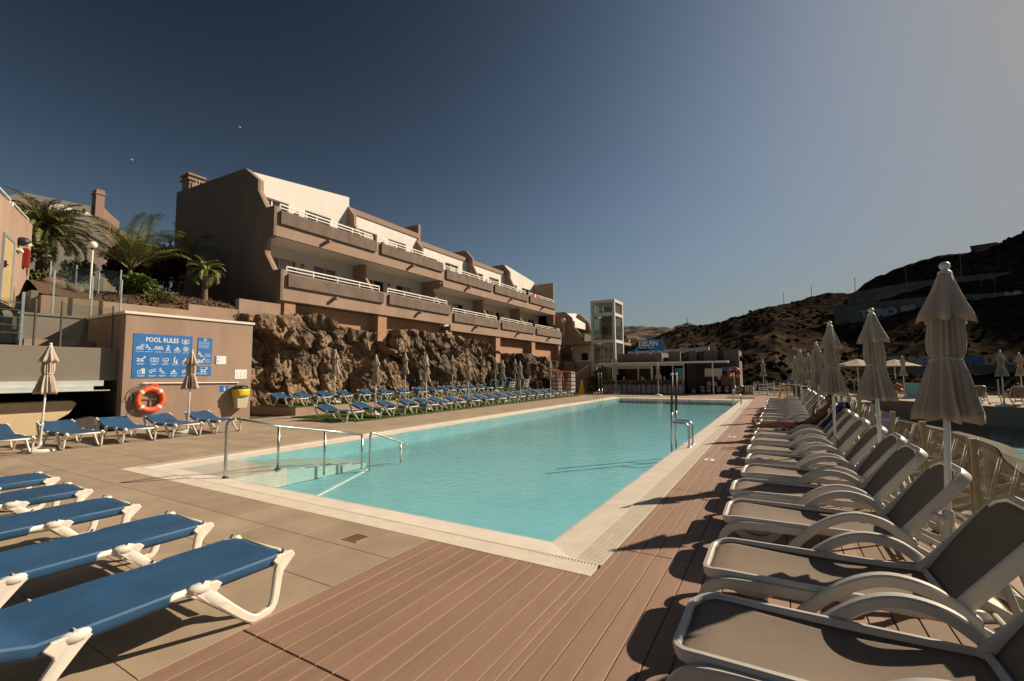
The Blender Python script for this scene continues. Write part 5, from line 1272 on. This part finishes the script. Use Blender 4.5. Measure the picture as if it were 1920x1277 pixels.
# stack of red and white plastic loungers
sk = empty('lounger_stack', (-14.2, 32.6, 0), label='tall stack of red and white plastic loungers at the foot of the rocks', cat='lounger stack')
for k in range(22):
    z = .12+.075*k; m_ = Mt['red'] if k % 2 else Mt['paint']
    g = MB(); g.box(-.62,-.34,z,.62,.34,z+.028)
    for x in (-.62, .58):
        for yy in (-.34, .30): g.box(x, yy, z-.05, x+.04, yy+.04, z)
    g.build('lounger', Mt['paint'] if k % 4 else Mt['red'], sk)
g = MB()
for k in range(22): g.box(-.1-.018*k*.8, -.36, .12+.075*k, .1+.018*k*.8, -.341, .15+.075*k)
g.build('red_slats', Mt['red'], sk)
MB().tube([(-1.1,0,1.86),(.0,0,1.80),(.64,0,1.80)], .03, 6).build('top_edge', Mt['orange'], sk)
dup(sk, (-15.3, 33.2, 0), R(3), 'second stack of red and white plastic loungers, half hidden left of the first', (.55, 1, 1))
# ================================================================ LIFT TOWER AND REAR BLOCK
lt = empty('lift_tower', (-13.6, 41, 0), label='free standing glass lift tower with pale metal frame', cat='lift tower')
def LT(mb, name, m, **k):
    o = mb.build(name, m, lt, **k); o.matrix_parent_inverse = Matrix.Translation((13.6, -41, 0)); return o
x0, x1, y0, y1, zt = -14.68, -12.62, 40.0, 42.4, 8.35
for (x, y) in ((x0,y0),(x1,y0),(x0,y1),(x1,y1)): LT(MB().box(x-.11, y-.11, 0, x+.11, y+.11, zt-.25), 'corner_post', Mt['frame'])
LT(MB().box(x0-.13, y0-.13, zt-.25, x1+.13, y1+.13, zt), 'roof_frame', Mt['frame'])
for z in (2.2, 4.4, 6.85):
    LT(MB().box(x0+.11,y0-.1,z,x1-.11,y0+.1,z+.28).box(x0+.11,y1-.1,z,x1-.11,y1+.1,z+.28).box(x0-.1,y0+.11,z,x0+.1,y1-.11,z+.28).box(x1-.1,y0+.11,z,x1+.1,y1-.11,z+.28), 'ring_beam', Mt['frame'])
for za, zb in ((.1,2.19),(2.49,4.39),(4.69,6.84),(7.14,8.09)):
    LT(MB().box(x0+.12,y0-.01,za,x1-.12,y0+.01,zb), 'glass_panel', Mt['glass_tower']); LT(MB().box(x1-.01,y0+.12,za,x1+.01,y1-.12,zb), 'glass_panel', Mt['glass_tower'])
    LT(MB().box(x0-.01,y0+.12,za,x0+.01,y1-.12,zb), 'glass_panel', Mt['glass_tower']); LT(MB().box(x0+.12,y1-.01,za,x1-.12,y1+.01,zb), 'glass_panel', Mt['glass_tower'])
g = MB()
for x in (-14.3,-13.95,-13.5,-13.3): g.box(x-.03, 41.6, 0, x+.03, 41.7, 7.9)
g.box(-14.5, 41.2, 7.4, -12.9, 41.3, 7.5).box(-14.5, 41.2, 7.0, -12.9, 41.3, 7.08).box(-13.9, 41.0, 7.55, -13.1, 41.6, 7.85)
for z in (1.2, 3.2, 5.4): g.box(-14.5, 41.5, z, -12.8, 41.56, z+.06)
LT(g, 'hoist_rails', Mt['black'])
LT(MB().box(-14.0, 40.6, 4.9, -13.0, 41.5, 6.9), 'lift_cabin', Mt['dark'])
rb = empty('rear_apartment_block', (-20, 48, 2), label='smaller mauve balcony block between the long building and the lift tower', cat='building')
def RB(mb, name, m, **k):
    o = mb.build(name, m, rb, **k); o.matrix_parent_inverse = Matrix.Translation((20, -48, -2)); return o
RB(MB().prism([(46.5,4.8),(46.5,8.6),(52.2,8.6),(52.2,4.8)], 'x', -27, -24.0), 'upper_wall', Mt['stucco'])
RB(MB().prism([(-24,5.2),(-24,8.75),(-20.9,8.75),(-20.0,8.0),(-20.0,7.2),(-18.9,5.9),(-18.9,5.2)], 'y', 48.0, 48.2), 'party_wall', Mt['stucco'])
RB(MB().prism([(48.3,5.3),(48.3,8.6),(51.8,9.0),(51.8,5.3)], 'x', -21.2, -21.0), 'rear_wall', Mt['white'])
RB(MB().prism([(-21.2,8.6),(-19.8,7.6),(-19.75,6.9),(-21.2,8.0)], 'y', 48.21, 51.8), 'sloped_roof', Mt['white'])
RB(MB().prism([(-22,5.2),(-22,8.6),(-20.6,8.9),(-19.4,7.7),(-19.3,6.9),(-18.4,5.9),(-18.4,5.2)], 'y', 51.9, 52.1), 'party_wall', Mt['stucco'])
RB(MB().box(-21.0, 49.2, 5.6, -20.95, 50.8, 7.0), 'window', Mt['win']); RB(MB().box(-20.96, 49.95, 5.6, -20.9, 50.05, 7.0), 'window_frame', Mt['frame'])
RB(MB().box(-24, 47.4, 4.9, -13.4, 47.9, 5.2).box(-21, 47.9, 4.9, -15, 54, 5.2), 'walkway_slab', Mt['stucco_roof'])
RB(MB().box(-21.3, 48.22, 5.2, -18.7, 48.3, 6.2).box(-18.7, 48.1, 5.2, -18.6, 52, 6.1).box(-18.5, 52.2, 5.2, -15, 52.3, 6.1), 'balcony_parapet', Mt['panel'])
RB(MB().box(-18.7, 47.5, 6.0, -15.0, 47.55, 6.06).box(-18.7, 47.5, 5.75, -15.0, 47.55, 5.8), 'balcony_railing', Mt['paint'])
RB(MB().box(-21.3, 47.45, 5.25, -15, 47.47, 6.1), 'glass_panel', Mt['glass'])
RB(MB().prism([(-23,2.0),(-23,4.9),(-20.7,4.9),(-20.6,4.1),(-19.3,2.3),(-19.3,2.0)], 'y', 48.0, 48.2), 'party_wall', Mt['stucco'])
RB(MB().box(-21, 50.2, 2.2, -15, 50.4, 4.9), 'rear_wall', Mt['white'])
RB(MB().box(-19.8, 50.12, 2.3, -19.0, 50.19, 4.0), 'window', Mt['win']); RB(MB().box(-18.4, 50.1, 2.3, -17.2, 50.19, 4.5), 'door', Mt['dark'])
RB(MB().box(-21.4, 46.6, 0, -15.0, 47.39, 2.2), 'base_wall', Mt['stucco'])
RB(MB().box(-18.9, 46.5, 2.2, -15, 46.7, 2.95), 'terrace_wall', Mt['stucco']); RB(MB().box(-19.0, 46.45, 2.96, -15, 46.75, 3.04), 'terrace_cap', Mt['paint'])
RB(MB().prism([(-27,0),(-27,5.5),(-21.6,5.5),(-21.6,0)], 'y', 46.3, 60), 'side_mass', Mt['stucco'])
sw = empty('stair_wall', (-15.5, 40, 0), label='mauve sloping stair wall with a white handrail cap left of the lift tower', cat='wall')
under(sw, MB().prism([(-17.0,0),(-17.0,.95),(-14.85,2.35),(-14.85,0)], 'y', 39.4, 39.6), 'wall', Mt['stucco'])
under(sw, MB().tube([(-17.05,39.5,1.0),(-14.85,39.5,2.42)], .05, 6), 'cap', Mt['paint'])
under(sw, MB().tube([(-19.6,40.5,2.9),(-17.6,39.5,1.75),(-17.4,39.4,.9)], .03, 6), 'handrail', Mt['paint'])
for k in range(6): under(sw, MB().box(-19.0-.0*k, 40.0+.35*k, 0, -15.2, 42.5, .18+.18*k), 'step', Mt['stair'])
bush('dark_bush', (-13.6, 38.6, .55), (1.2, .8, .75), 2400, .14, Mt['leaf_dark'], 51, 'dark leafy bush at the foot of the lift tower')
bush('agave', (-13.6, 38.3, 1.5), (.45, .4, .5), 300, .3, Mt['leaf'], 52, 'bright green spiky plant in front of the lift tower', 'plant')
bush('balcony_plant', (-20.7, 44.6, 6.55), (.3, 1.0, .28), 700, .14, Mt['leaf'], 53, 'bright green plant spilling over the farthest lower balcony', 'plant')
bush('dark_bush', (-20.4, 47.0, 3.6), (.5, .6, .9), 900, .14, Mt['leaf_dull'], 54, 'dry looking shrub at the foot of the globe lamp by the long building')
tag(MB().box(-21.5, 46.2, 0, -19.6, 47.6, 3.0).build('lamp_plinth', Mt['stucco']), 'mauve plinth carrying the tall globe lamp at the end of the rock face', 'plinth')
# ================================================================ HILLS
CAMZ = 1.58
def az_el(u, v):
    r = M3 @ _ray(u, v); return math.atan2(r.x, r.y), r.z/math.hypot(r.x, r.y)
def hill(name, profile, d0, d1, dback, zb, m, seed, na=260, nd=60, rough=1.0, exp=1.15, extraL=None, extraR=None, depthcurve=None):
    pr = [az_el(u, v) for u, v in profile]
    if extraL: pr = extraL+pr
    if extraR: pr = pr+extraR
    g = MB(); vs = []; a0, a1 = pr[0][0], pr[-1][0]
    for i in range(na+1):
        a = a0+(a1-a0)*i/na
        for (p, q) in zip(pr, pr[1:]):
            if p[0] <= a <= q[0]+1e-9:
                f_ = (a-p[0])/(q[0]-p[0]+1e-12); el = p[1]+(q[1]-p[1])*f_; break
        for k in range(nd+1):
            t = k/nd
            if t <= .8:
                tt = t/.8; d = d0+(d1-d0)*tt; ex_ = exp if exp else 1+1.25*max(0, min(1, (a-.0)/.12))
                z = zb+(CAMZ+el*d1-zb)*(tt**ex_)
                amp = rough*math.sin(math.pi*min(1, tt))*.8+.12*rough
            else:
                tt = (t-.8)/.2; d = d1+(dback-d1)*tt; z = (CAMZ+el*d1)*(1-tt*.9)+zb*tt*.9; amp = .12*rough
            P = Vector((math.sin(a)*d, math.cos(a)*d, 0)); s_ = 1/(d1*.16)
            n_ = noise.fractal(P*s_+Vector((seed,0,0)), 1.0, 2.0, 6)
            rg = noise.ridged_multi_fractal(P*s_*.8+Vector((seed,5,0)), 1.0, 2.1, 4, 1, 2)-1
            z += amp*(n_*1.0-.3*rg)*d1*.03
            z += .0022*d1*noise.noise(P*s_*14)
            vs.append((P.x, P.y, z))
    g.add(vs, [(i*(nd+1)+k, (i+1)*(nd+1)+k, (i+1)*(nd+1)+k+1, i*(nd+1)+k+1) for i in range(na) for k in range(nd)])
    o = g.build(name, m, smooth=True); o['kind'] = 'structure'; return vs, na, nd
right_prof = [(1150,668),(1185,650),(1205,642),(1225,633),(1245,625),(1268,617),(1290,612),(1310,611),(1345,606),(1370,596),(1395,590),(1420,580),(1445,575),(1470,570),(1490,566),(1520,556),(1545,550),(1560,549),(1575,549),(1590,551),(1605,545),(1620,531),(1640,520),(1660,512),(1690,499),(1720,489),(1760,478),(1800,474),(1830,470),(1860,462),(1890,450),(1920,436)]
aR = az_el(1920, 436)
vs1, na1, nd1 = hill('hillside', right_prof, 62, 205, 330, -4, Mt['hill'], 3.3, na=520, nd=110, rough=.45, exp=0, extraR=[(aR[0]+.1, aR[1]+.03), (aR[0]+.35, aR[1]+.05), (aR[0]+.9, aR[1]-.02)])
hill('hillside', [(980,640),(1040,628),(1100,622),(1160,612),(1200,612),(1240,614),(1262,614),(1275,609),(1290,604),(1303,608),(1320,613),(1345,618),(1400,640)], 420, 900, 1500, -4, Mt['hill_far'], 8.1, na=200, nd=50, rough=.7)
hill('hillside', [(1040,660),(1100,650),(1150,640),(1185,636),(1230,642),(1300,655)], 150, 330, 420, -4, Mt['hill'], 5.1, na=140, nd=40, rough=.8)
# scrub on the near hillside
rnd = random.Random(11); g = MB()
def ico(c, r):
    t = (1+5**.5)/2; V = [(-1,t,0),(1,t,0),(-1,-t,0),(1,-t,0),(0,-1,t),(0,1,t),(0,-1,-t),(0,1,-t),(t,0,-1),(t,0,1),(-t,0,-1),(-t,0,1)]
    F = [(0,11,5),(0,5,1),(0,1,7),(0,7,10),(0,10,11),(1,5,9),(5,11,4),(11,10,2),(10,7,6),(7,1,8),(3,9,4),(3,4,2),(3,2,6),(3,6,8),(3,8,9),(4,9,5),(2,4,11),(6,2,10),(8,6,7),(9,8,1)]
    return [(c[0]+x*r/1.9*rnd.uniform(.7,1.3), c[1]+y*r/1.9*rnd.uniform(.7,1.3), c[2]+z*r/2.6*rnd.uniform(.6,1.2)) for x, y, z in V], F
for _ in range(6500):
    i = rnd.randrange(na1); k = int(nd1*(rnd.uniform(.05, .83))); p = vs1[i*(nd1+1)+k]
    if p[0] > 30 and rnd.random() < .6 and k < nd1*.75: continue
    q = Vector(p)*.03
    if noise.noise(q) < -.12 and rnd.random() < .8: continue
    V, F = ico((p[0]+rnd.uniform(-.5,.5), p[1]+rnd.uniform(-1,1), p[2]+.1), rnd.uniform(.25, .8)); g.add(V, F)
tag(g.build('hillside_scrub', Mt['scrub']), 'low dark scrub scattered over the hillside', 'scrub', kind='stuff')
# concrete retaining walls across the hillside
def hwall(name, top, bot, d, m, label, thick=1.0, n=40):
    # polylines in picture azimuth/elevation at distance d, built as a real thick wall
    def pl(pts): return [(az_el(u, v)) for u, v in pts]
    T, B = pl(top), pl(bot)
    def ev(P, a):
        if a <= P[0][0]: return P[0][1]
        for p, q in zip(P, P[1:]):
            if a <= q[0]: return p[1]+(q[1]-p[1])*(a-p[0])/(q[0]-p[0])
        return P[-1][1]
    t = empty(name, (math.sin(T[0][0])*d, math.cos(T[0][0])*d, CAMZ), label=label, cat='wall')
    a0, a1 = T[0][0], T[-1][0]; L = Vector(t.location)
    for i in range(n):
        p, q = a0+(a1-a0)*(i+.02)/n, a0+(a1-a0)*(i+.98)/n
        zt0, zt1 = CAMZ+ev(T, p)*d, CAMZ+ev(T, q)*d; zb0, zb1 = CAMZ+ev(B, p)*d-1, CAMZ+ev(B, q)*d-1
        vs = []
        for (a, zt_, zb_) in ((p, zt0, zb0), (q, zt1, zb1)):
            for dd in (d, d+thick):
                for z in (zb_, zt_): vs.append(Vector((math.sin(a)*dd, math.cos(a)*dd, z))-L)
        # order: p:(near b, near t, far b, far t) q: same
        MB().add(vs, [(0,4,5,1),(2,3,7,6),(1,5,7,3),(0,1,3,2),(4,6,7,5),(0,2,6,4)]).build('wall_panel', m, t)
    return t, ev, T, B
w1, e1, T1, B1 = hwall('concrete_retaining_wall', [(1588,551),(1620,545),(1660,537),(1700,530),(1750,524),(1820,516),(1880,511),(1925,508)], [(1588,566),(1660,557),(1750,546),(1850,538),(1925,537)], 186, Mt['concrete'], 'upper long concrete retaining wall climbing the hillside')
w2, e2, T2, B2 = hwall('concrete_retaining_wall', [(1563,572),(1600,571),(1650,565),(1720,558),(1800,553),(1925,546)], [(1563,602),(1620,597),(1680,592),(1740,587),(1800,583),(1925,582)], 170, Mt['concrete'], 'lower concrete retaining wall on the hillside with big graffiti letters')
w3, e3, T3, B3 = hwall('concrete_retaining_wall', [(1640,668),(1925,667)], [(1640,690),(1925,692)], 112, Mt['concrete'], 'low dark retaining wall with graffiti at the foot of the hill', n=26)
def graff(parent, s, u, v, hpx, d, m, sx=1.0, du=None):
    du = du or hpx*sx*.92
    for k, ch_ in enumerate(s):
        uu = u+du*k; a, el = az_el(uu, v-(uu-u)*.10*(d > 150)); z = CAMZ+el*d; dd = d-.25; size = hpx/852*d*1.35
        text(ch_, size, m, parent, Vector((math.sin(a)*dd, math.cos(a)*dd, z))-parent.location, (R(90), 0, -a), .06, name='graffiti', bold=size*.05, sx=sx*.8)
graff(w2, 'TTRO:BS', 1612, 596, 11, 170, Mt['graffiti'], 1.5, 15.5); graff(w2, 'AIS', 1812, 577, 10, 170, Mt['graffiti'], 1.9, 17)
graff(w2, 'KM', 1884, 568, 14, 170, Mt['graffiti'], 1.35, 19); graff(w2, 'ZAC', 1884, 580, 8, 170, Mt['graffiti'], 1.5, 13)
graff(w3, 'EEBAXEH', 1656, 686, 13, 112, Mt['graffiti'], 1.3, 13.5); graff(w3, 'KB', 1816, 685, 13, 112, Mt['graffiti_b'], 1.2, 14); graff(w3, 'DNFUN', 1846, 683, 12, 112, Mt['graffiti_y'], 1.1, 13)
# bunker like house on the ridge, fence line and slim poles
def at(u, v, d):
    a, el = az_el(u, v); return Vector((math.sin(a)*d, math.cos(a)*d, CAMZ+el*d))
p = at(1872, 468, 212); bk_ = empty('ridge_house', p, R(-18), 'flat concrete house on top of the hill', 'building')
MB().box(-6, -3, -4, 5, 5, 1.6).build('wall', Mt['concrete'], bk_); MB().box(-6.2, -3.2, 1.6, 0, 5.2, 1.9).build('roof', Mt['concrete'], bk_)
for k, (u, v0, v1, d) in enumerate([(1470,572,549,200),(1522,558,536,200),(1604,550,520,190),(1700,535,500,184),(1803,520,474,184),(1868,566,520,175),(1842,556,522,180),(1745,600,560,165)]):
    a, b = at(u, v0, d), at(u, v1, d)
    o = MB().tube([(0,0,-.8),(0,0,b.z-a.z)], .09, 5).build('pole', Mt['concrete'], loc=a); tag(o, 'slim pole standing on the dark hillside, %s from the left' % ORD[k], 'pole', 'poles on the hillside')
# mast on the far summit
a = at(1289, 606, 900); o = MB().tube([(0,0,-2),(0,0,11)], .5, 4).build('mast', Mt['concrete'], loc=a); tag(o, 'tiny mast on the far summit', 'mast')
# gulls
for k, (u, v, s_) in enumerate([(449, 238, 1), (247, 299, .8)]):
    a = at(u, v, 60); t = empty('gull', a, R(20), ['pale gull gliding high in the sky left of the building','small darker gull lower at the left of the sky'][k], 'bird')
    MB().lathe([(.0,-.28),(.05,-.18),(.085,0),(.05,.18),(.02,.34),(.0,.36)], 8, (0,0,0), 'y').build('body', Mt['white'], t, smooth=True)
    for s in (-1, 1):
        MB().add([(0,-.1,.02),(0,.1,.02),(s*.35,.05,.22),(s*.35,-.1,.22),(s*.72,.08,.10),(s*.3,0,.24)], [(0,1,2,3),(3,2,4)]).build('wing', Mt['frame'], t)
    t.scale = (s_*.7, s_*.7, s_*.7)
# ================================================================ PEOPLE
def skin_chain(verts, edges, radii, root=0, sub=2):
    me = bpy.data.meshes.new('body'); me.from_pydata([tuple(v) for v in verts], edges, [])
    o = bpy.data.objects.new('body', me); COL.objects.link(o)
    md = o.modifiers.new('skin', 'SKIN')
    for i, d in enumerate(me.skin_vertices[0].data):
        r = radii[i]; d.radius = (r, r) if not hasattr(r, '__len__') else r; d.use_root = (i == root)
    md.use_smooth_shade = True
    s_ = o.modifiers.new('sub', 'SUBSURF'); s_.levels = sub; s_.render_levels = sub
    dg = bpy.context.evaluated_depsgraph_get(); m2 = bpy.data.meshes.new_from_object(o.evaluated_get(dg)); bpy.data.objects.remove(o)
    return m2
def sunbather(name, loc, rz, label, cap=True, arms=True, shorts='cloth_dark', scale=1.0, back=36, knees=False):
    # local: feet towards -x, head towards +x, z 0 is the seat surface
    t = empty(name, loc, rz, label, 'person'); V = []; E_ = []; Rr = []
    def add(p, r, par=None):
        V.append(Vector(p)); Rr.append(r)
        if par is not None: E_.append((par, len(V)-1))
        return len(V)-1
    cb, sb = math.cos(R(back)), math.sin(R(back)); hip = Vector((0, 0, .10))
    def up(d, y=0, off=0): return (hip.x+d*cb-off*sb, y, hip.z+d*sb+off*cb)
    h = add(hip, (.15,.105)); s1_ = add(up(.14), (.135,.10), h); s2_ = add(up(.30), (.15,.11), s1_); s3_ = add(up(.44), (.155,.105), s2_); nk = add(up(.54,0,.01), (.055,.055), s3_); nk2 = add(up(.60,0,.03), (.055,.055), nk)
    for s in (-1, 1):
        a = add((-.06, s*.09, .10), (.095,.09), h)
        kz = .30 if knees else .13
        b = add((-.25, s*.10, .115+(.1 if knees else 0)), (.082,.08), a); c = add((-.47, s*.10, kz+(.015 if s > 0 else 0)), (.058,.06), b); d = add((-.62, s*.095, .10), (.058,.06), c); e = add((-.88, s*.09+(.02 if s > 0 else 0), .06), (.036,.036), d)
        f = add((-.93, s*.09+(.02 if s > 0 else 0), .055), (.036,.04), e); gg = add((-.975, s*.095+(.03 if s > 0 else 0), .13), (.022,.04), f); add((-1.0, s*.10+(.035 if s > 0 else 0), .20), (.014,.034), gg)
        sh = add(up(.44, s*.17), (.06,.06), s3_)
        el = add(up(.20, s*.24, .03), (.042,.042), sh); fa = add(up(.27, s*.17, .10), (.036,.036), el); wr = add(up(.36, s*.07, .145), (.024,.026), fa)
        pm_ = add(up(.395, s*.045, .155), (.032,.018), wr)
    me = skin_chain(V, E_, Rr, h); me.name = 'body'; me.materials.append(Mt['skin'])
    o = bpy.data.objects.new('body', me); COL.objects.link(o); o.parent = t
    # head with face
    hc = Vector(up(.70, 0, .075)); g = MB(); N = 20; vs = []
    for i in range(N+1):
        ph = math.pi*i/N
        for k in range(24):
            a = 2*math.pi*k/24; x = math.sin(ph)*math.cos(a); y = math.sin(ph)*math.sin(a); z = math.cos(ph)
            r = Vector((x*.098, y*.076, z*.118))
            if x > 0: # face side: nose, brow, chin, eye sockets
                r.x += .022*math.exp(-((y/.16)**2+((z+.08)/.22)**2)) - .010*math.exp(-(((abs(y)-.35)/.2)**2+((z-.08)/.14)**2)) + .006*math.exp(-((y/.3)**2+((z+.42)/.08)**2))
                if z < -.4: r.x -= .012*(-z-.4)
            r.x *= .92; vs.append(r)
    g.add(vs, [(i*24+k, i*24+(k+1) % 24, (i+1)*24+(k+1) % 24, (i+1)*24+k) for i in range(N) for k in range(24)])
    # face looks up and towards the feet
    Mh = Matrix.Translation(hc) @ Matrix.Rotation(R(180), 4, 'Z') @ Matrix.Rotation(-R(90-back-18)*1.0, 4, 'Y')
    g.xf(Mh); g.build('head', Mt['skin'], t, smooth=True)
    for s in (-1, 1):
        MB().lathe([(.0,-.008),(.012,-.006),(.014,0),(.010,.006),(0,.008)], 8, (.084, s*.03, .012), 'x').xf(Mh).build('eye', Mt['hair'], t)
        MB().lathe([(.0,-.01),(.022,-.008),(.027,0),(.02,.008),(0,.006)], 10, (0, s*.078, -.005), 'y').xf(Mh).build('ear', Mt['skin'], t, smooth=True)
    MB().tube([(.086,-.022,-.055),(.091,0,-.054),(.086,.022,-.055)], .004, 5).xf(Mh).build('mouth', Mt['cloth_red'], t)
    g = MB(); vs = []
    for i in range(9):
        ph = math.pi*.62*i/8
        for k in range(20):
            a = 2*math.pi*k/20; x = math.sin(ph)*math.cos(a); y = math.sin(ph)*math.sin(a); z = math.cos(ph)
            lim = 1.0; r = Vector((x*.104, y*.084, z*.126))
            if x > .3 and z < .45: r *= .86
            vs.append(r)
    g.add(vs, [(i*20+k, i*20+(k+1) % 20, (i+1)*20+(k+1) % 20, (i+1)*20+k) for i in range(8) for k in range(20)]).xf(Mh)
    g.build('hair', Mt['hair'], t, smooth=True)
    # fingers: short chains on each hand
    for s in (-1, 1):
        for q in range(4):
            b0 = Vector(up(.395, s*(.06-.018*q)*1.0, .160)); b1 = Vector(up(.43+.006*q, s*(.045-.018*q), .172)); b2 = Vector(up(.445, s*(.03-.018*q), .155))
            MB().tube([b0, b1, b2], [.009,.0085,.006], 6).build('finger', Mt['skin'], t, smooth=True)
        MB().tube([Vector(up(.37, s*.05, .165)), Vector(up(.385, s*.03, .185)), Vector(up(.41, s*.015, .19))], [.010,.009,.007], 6).build('thumb', Mt['skin'], t, smooth=True)
    # shorts
    V2, E2, R2 = [], [], []
    V2.append(Vector(up(.05))); R2.append((.155,.112)); V2.append(hip+Vector((-.03,0,0))); R2.append((.16,.115)); E2.append((0,1))
    for s in (-1, 1):
        V2.append(Vector((-.12, s*.095, .105))); R2.append((.108,.10)); E2.append((1, len(V2)-1)); V2.append(Vector((-.30, s*.10, .12))); R2.append((.094,.09)); E2.append((len(V2)-2, len(V2)-1))
    m2 = skin_chain(V2, E2, R2, 1); m2.name = 'shorts'; m2.materials.append(Mt[shorts]); o = bpy.data.objects.new('shorts', m2); COL.objects.link(o); o.parent = t
    if cap: MB().box(-.06,-.035,0,.06,.035,.012).xf(Matrix.Translation(Vector(up(.44, 0, .20))) @ Matrix.Rotation(R(60), 4, 'Y')).build('phone', Mt['black'], t)
    t.scale = (scale,)*3
    return t
sunbather('person', (.48, 11.25, .375), 0, 'tanned man in dark shorts lying on a mesh lounger, holding a phone', back=47)
sunbather('person', (9.5, 30.3, .38), R(265), 'dark haired sunbather with raised knees on a lounger at the right edge', knees=True, cap=False, back=30)
sunbather('person', (6.15, 35.2, .38), R(250), 'distant sunbather in red shorts beyond the second pool', shorts='cloth_red', cap=False, back=45)
sunbather('person', (4.85, 36.9, .38), R(240), 'farthest sunbather lying beyond the second pool, left of the closed umbrellas', shorts='cloth_red', cap=False, back=20)
# towels on the man's lounger
def cloth(name, pts_fn, nx, ny, m, label, cat='towel', loc=(0,0,0)):
    g = MB(); vs = [pts_fn(i/nx, j/ny) for i in range(nx+1) for j in range(ny+1)]
    g.add(vs, [(i*(ny+1)+j, (i+1)*(ny+1)+j, (i+1)*(ny+1)+j+1, i*(ny+1)+j+1) for i in range(nx) for j in range(ny)])
    o = g.build(name, m, smooth=True, loc=loc); s_ = o.modifiers.new('thickness', 'SOLIDIFY'); s_.thickness = .008; tag(o, label, cat); return o
def tf(u, v):
    # over the raised backrest: up the front, over the top and down behind
    y = 10.90+.70*v; s_ = u*1.5; b = R(53)
    if s_ < .72: x = .69+s_*math.cos(b); z = .40+s_*math.sin(b); x -= .035; 
    else:
        q = s_-.72; x = .69+.72*math.cos(b)+.05+.02*q; z = .40+.72*math.sin(b)-q
        if q < .06: x = .69+.72*math.cos(b)-.03+q*1.4; z = .40+.72*math.sin(b)+.03
    return (x+.02*noise.noise((u*6, v*5, 1)), y+.03*noise.noise((u*4, v*3, 4)), z+.015*noise.noise((u*7, v*6, 2)))
cloth('blue_towel', tf, 40, 16, Mt['towel'], 'blue towel draped over the backrest behind the sunbathing man')
def tf2(u, v):
    x = -.12+.42*u+.03*noise.noise((v*4, u*3, 1)); s_ = v*.5
    y = 10.98-.0*s_ if False else 11.12-s_; z = .392
    if y < 10.93: z = .392-(10.93-y)*.9; y = 10.92-(10.93-y)*.25
    return (x, y+.01*noise.noise((u*5, v*5, 3)), z+.014*noise.noise((u*6, v*6, 6)))
cloth('blue_towel', tf2, 20, 16, Mt['towel'], 'blue towel lying crumpled on the seat under the man\'s knees')
S.render.engine = 'CYCLES'
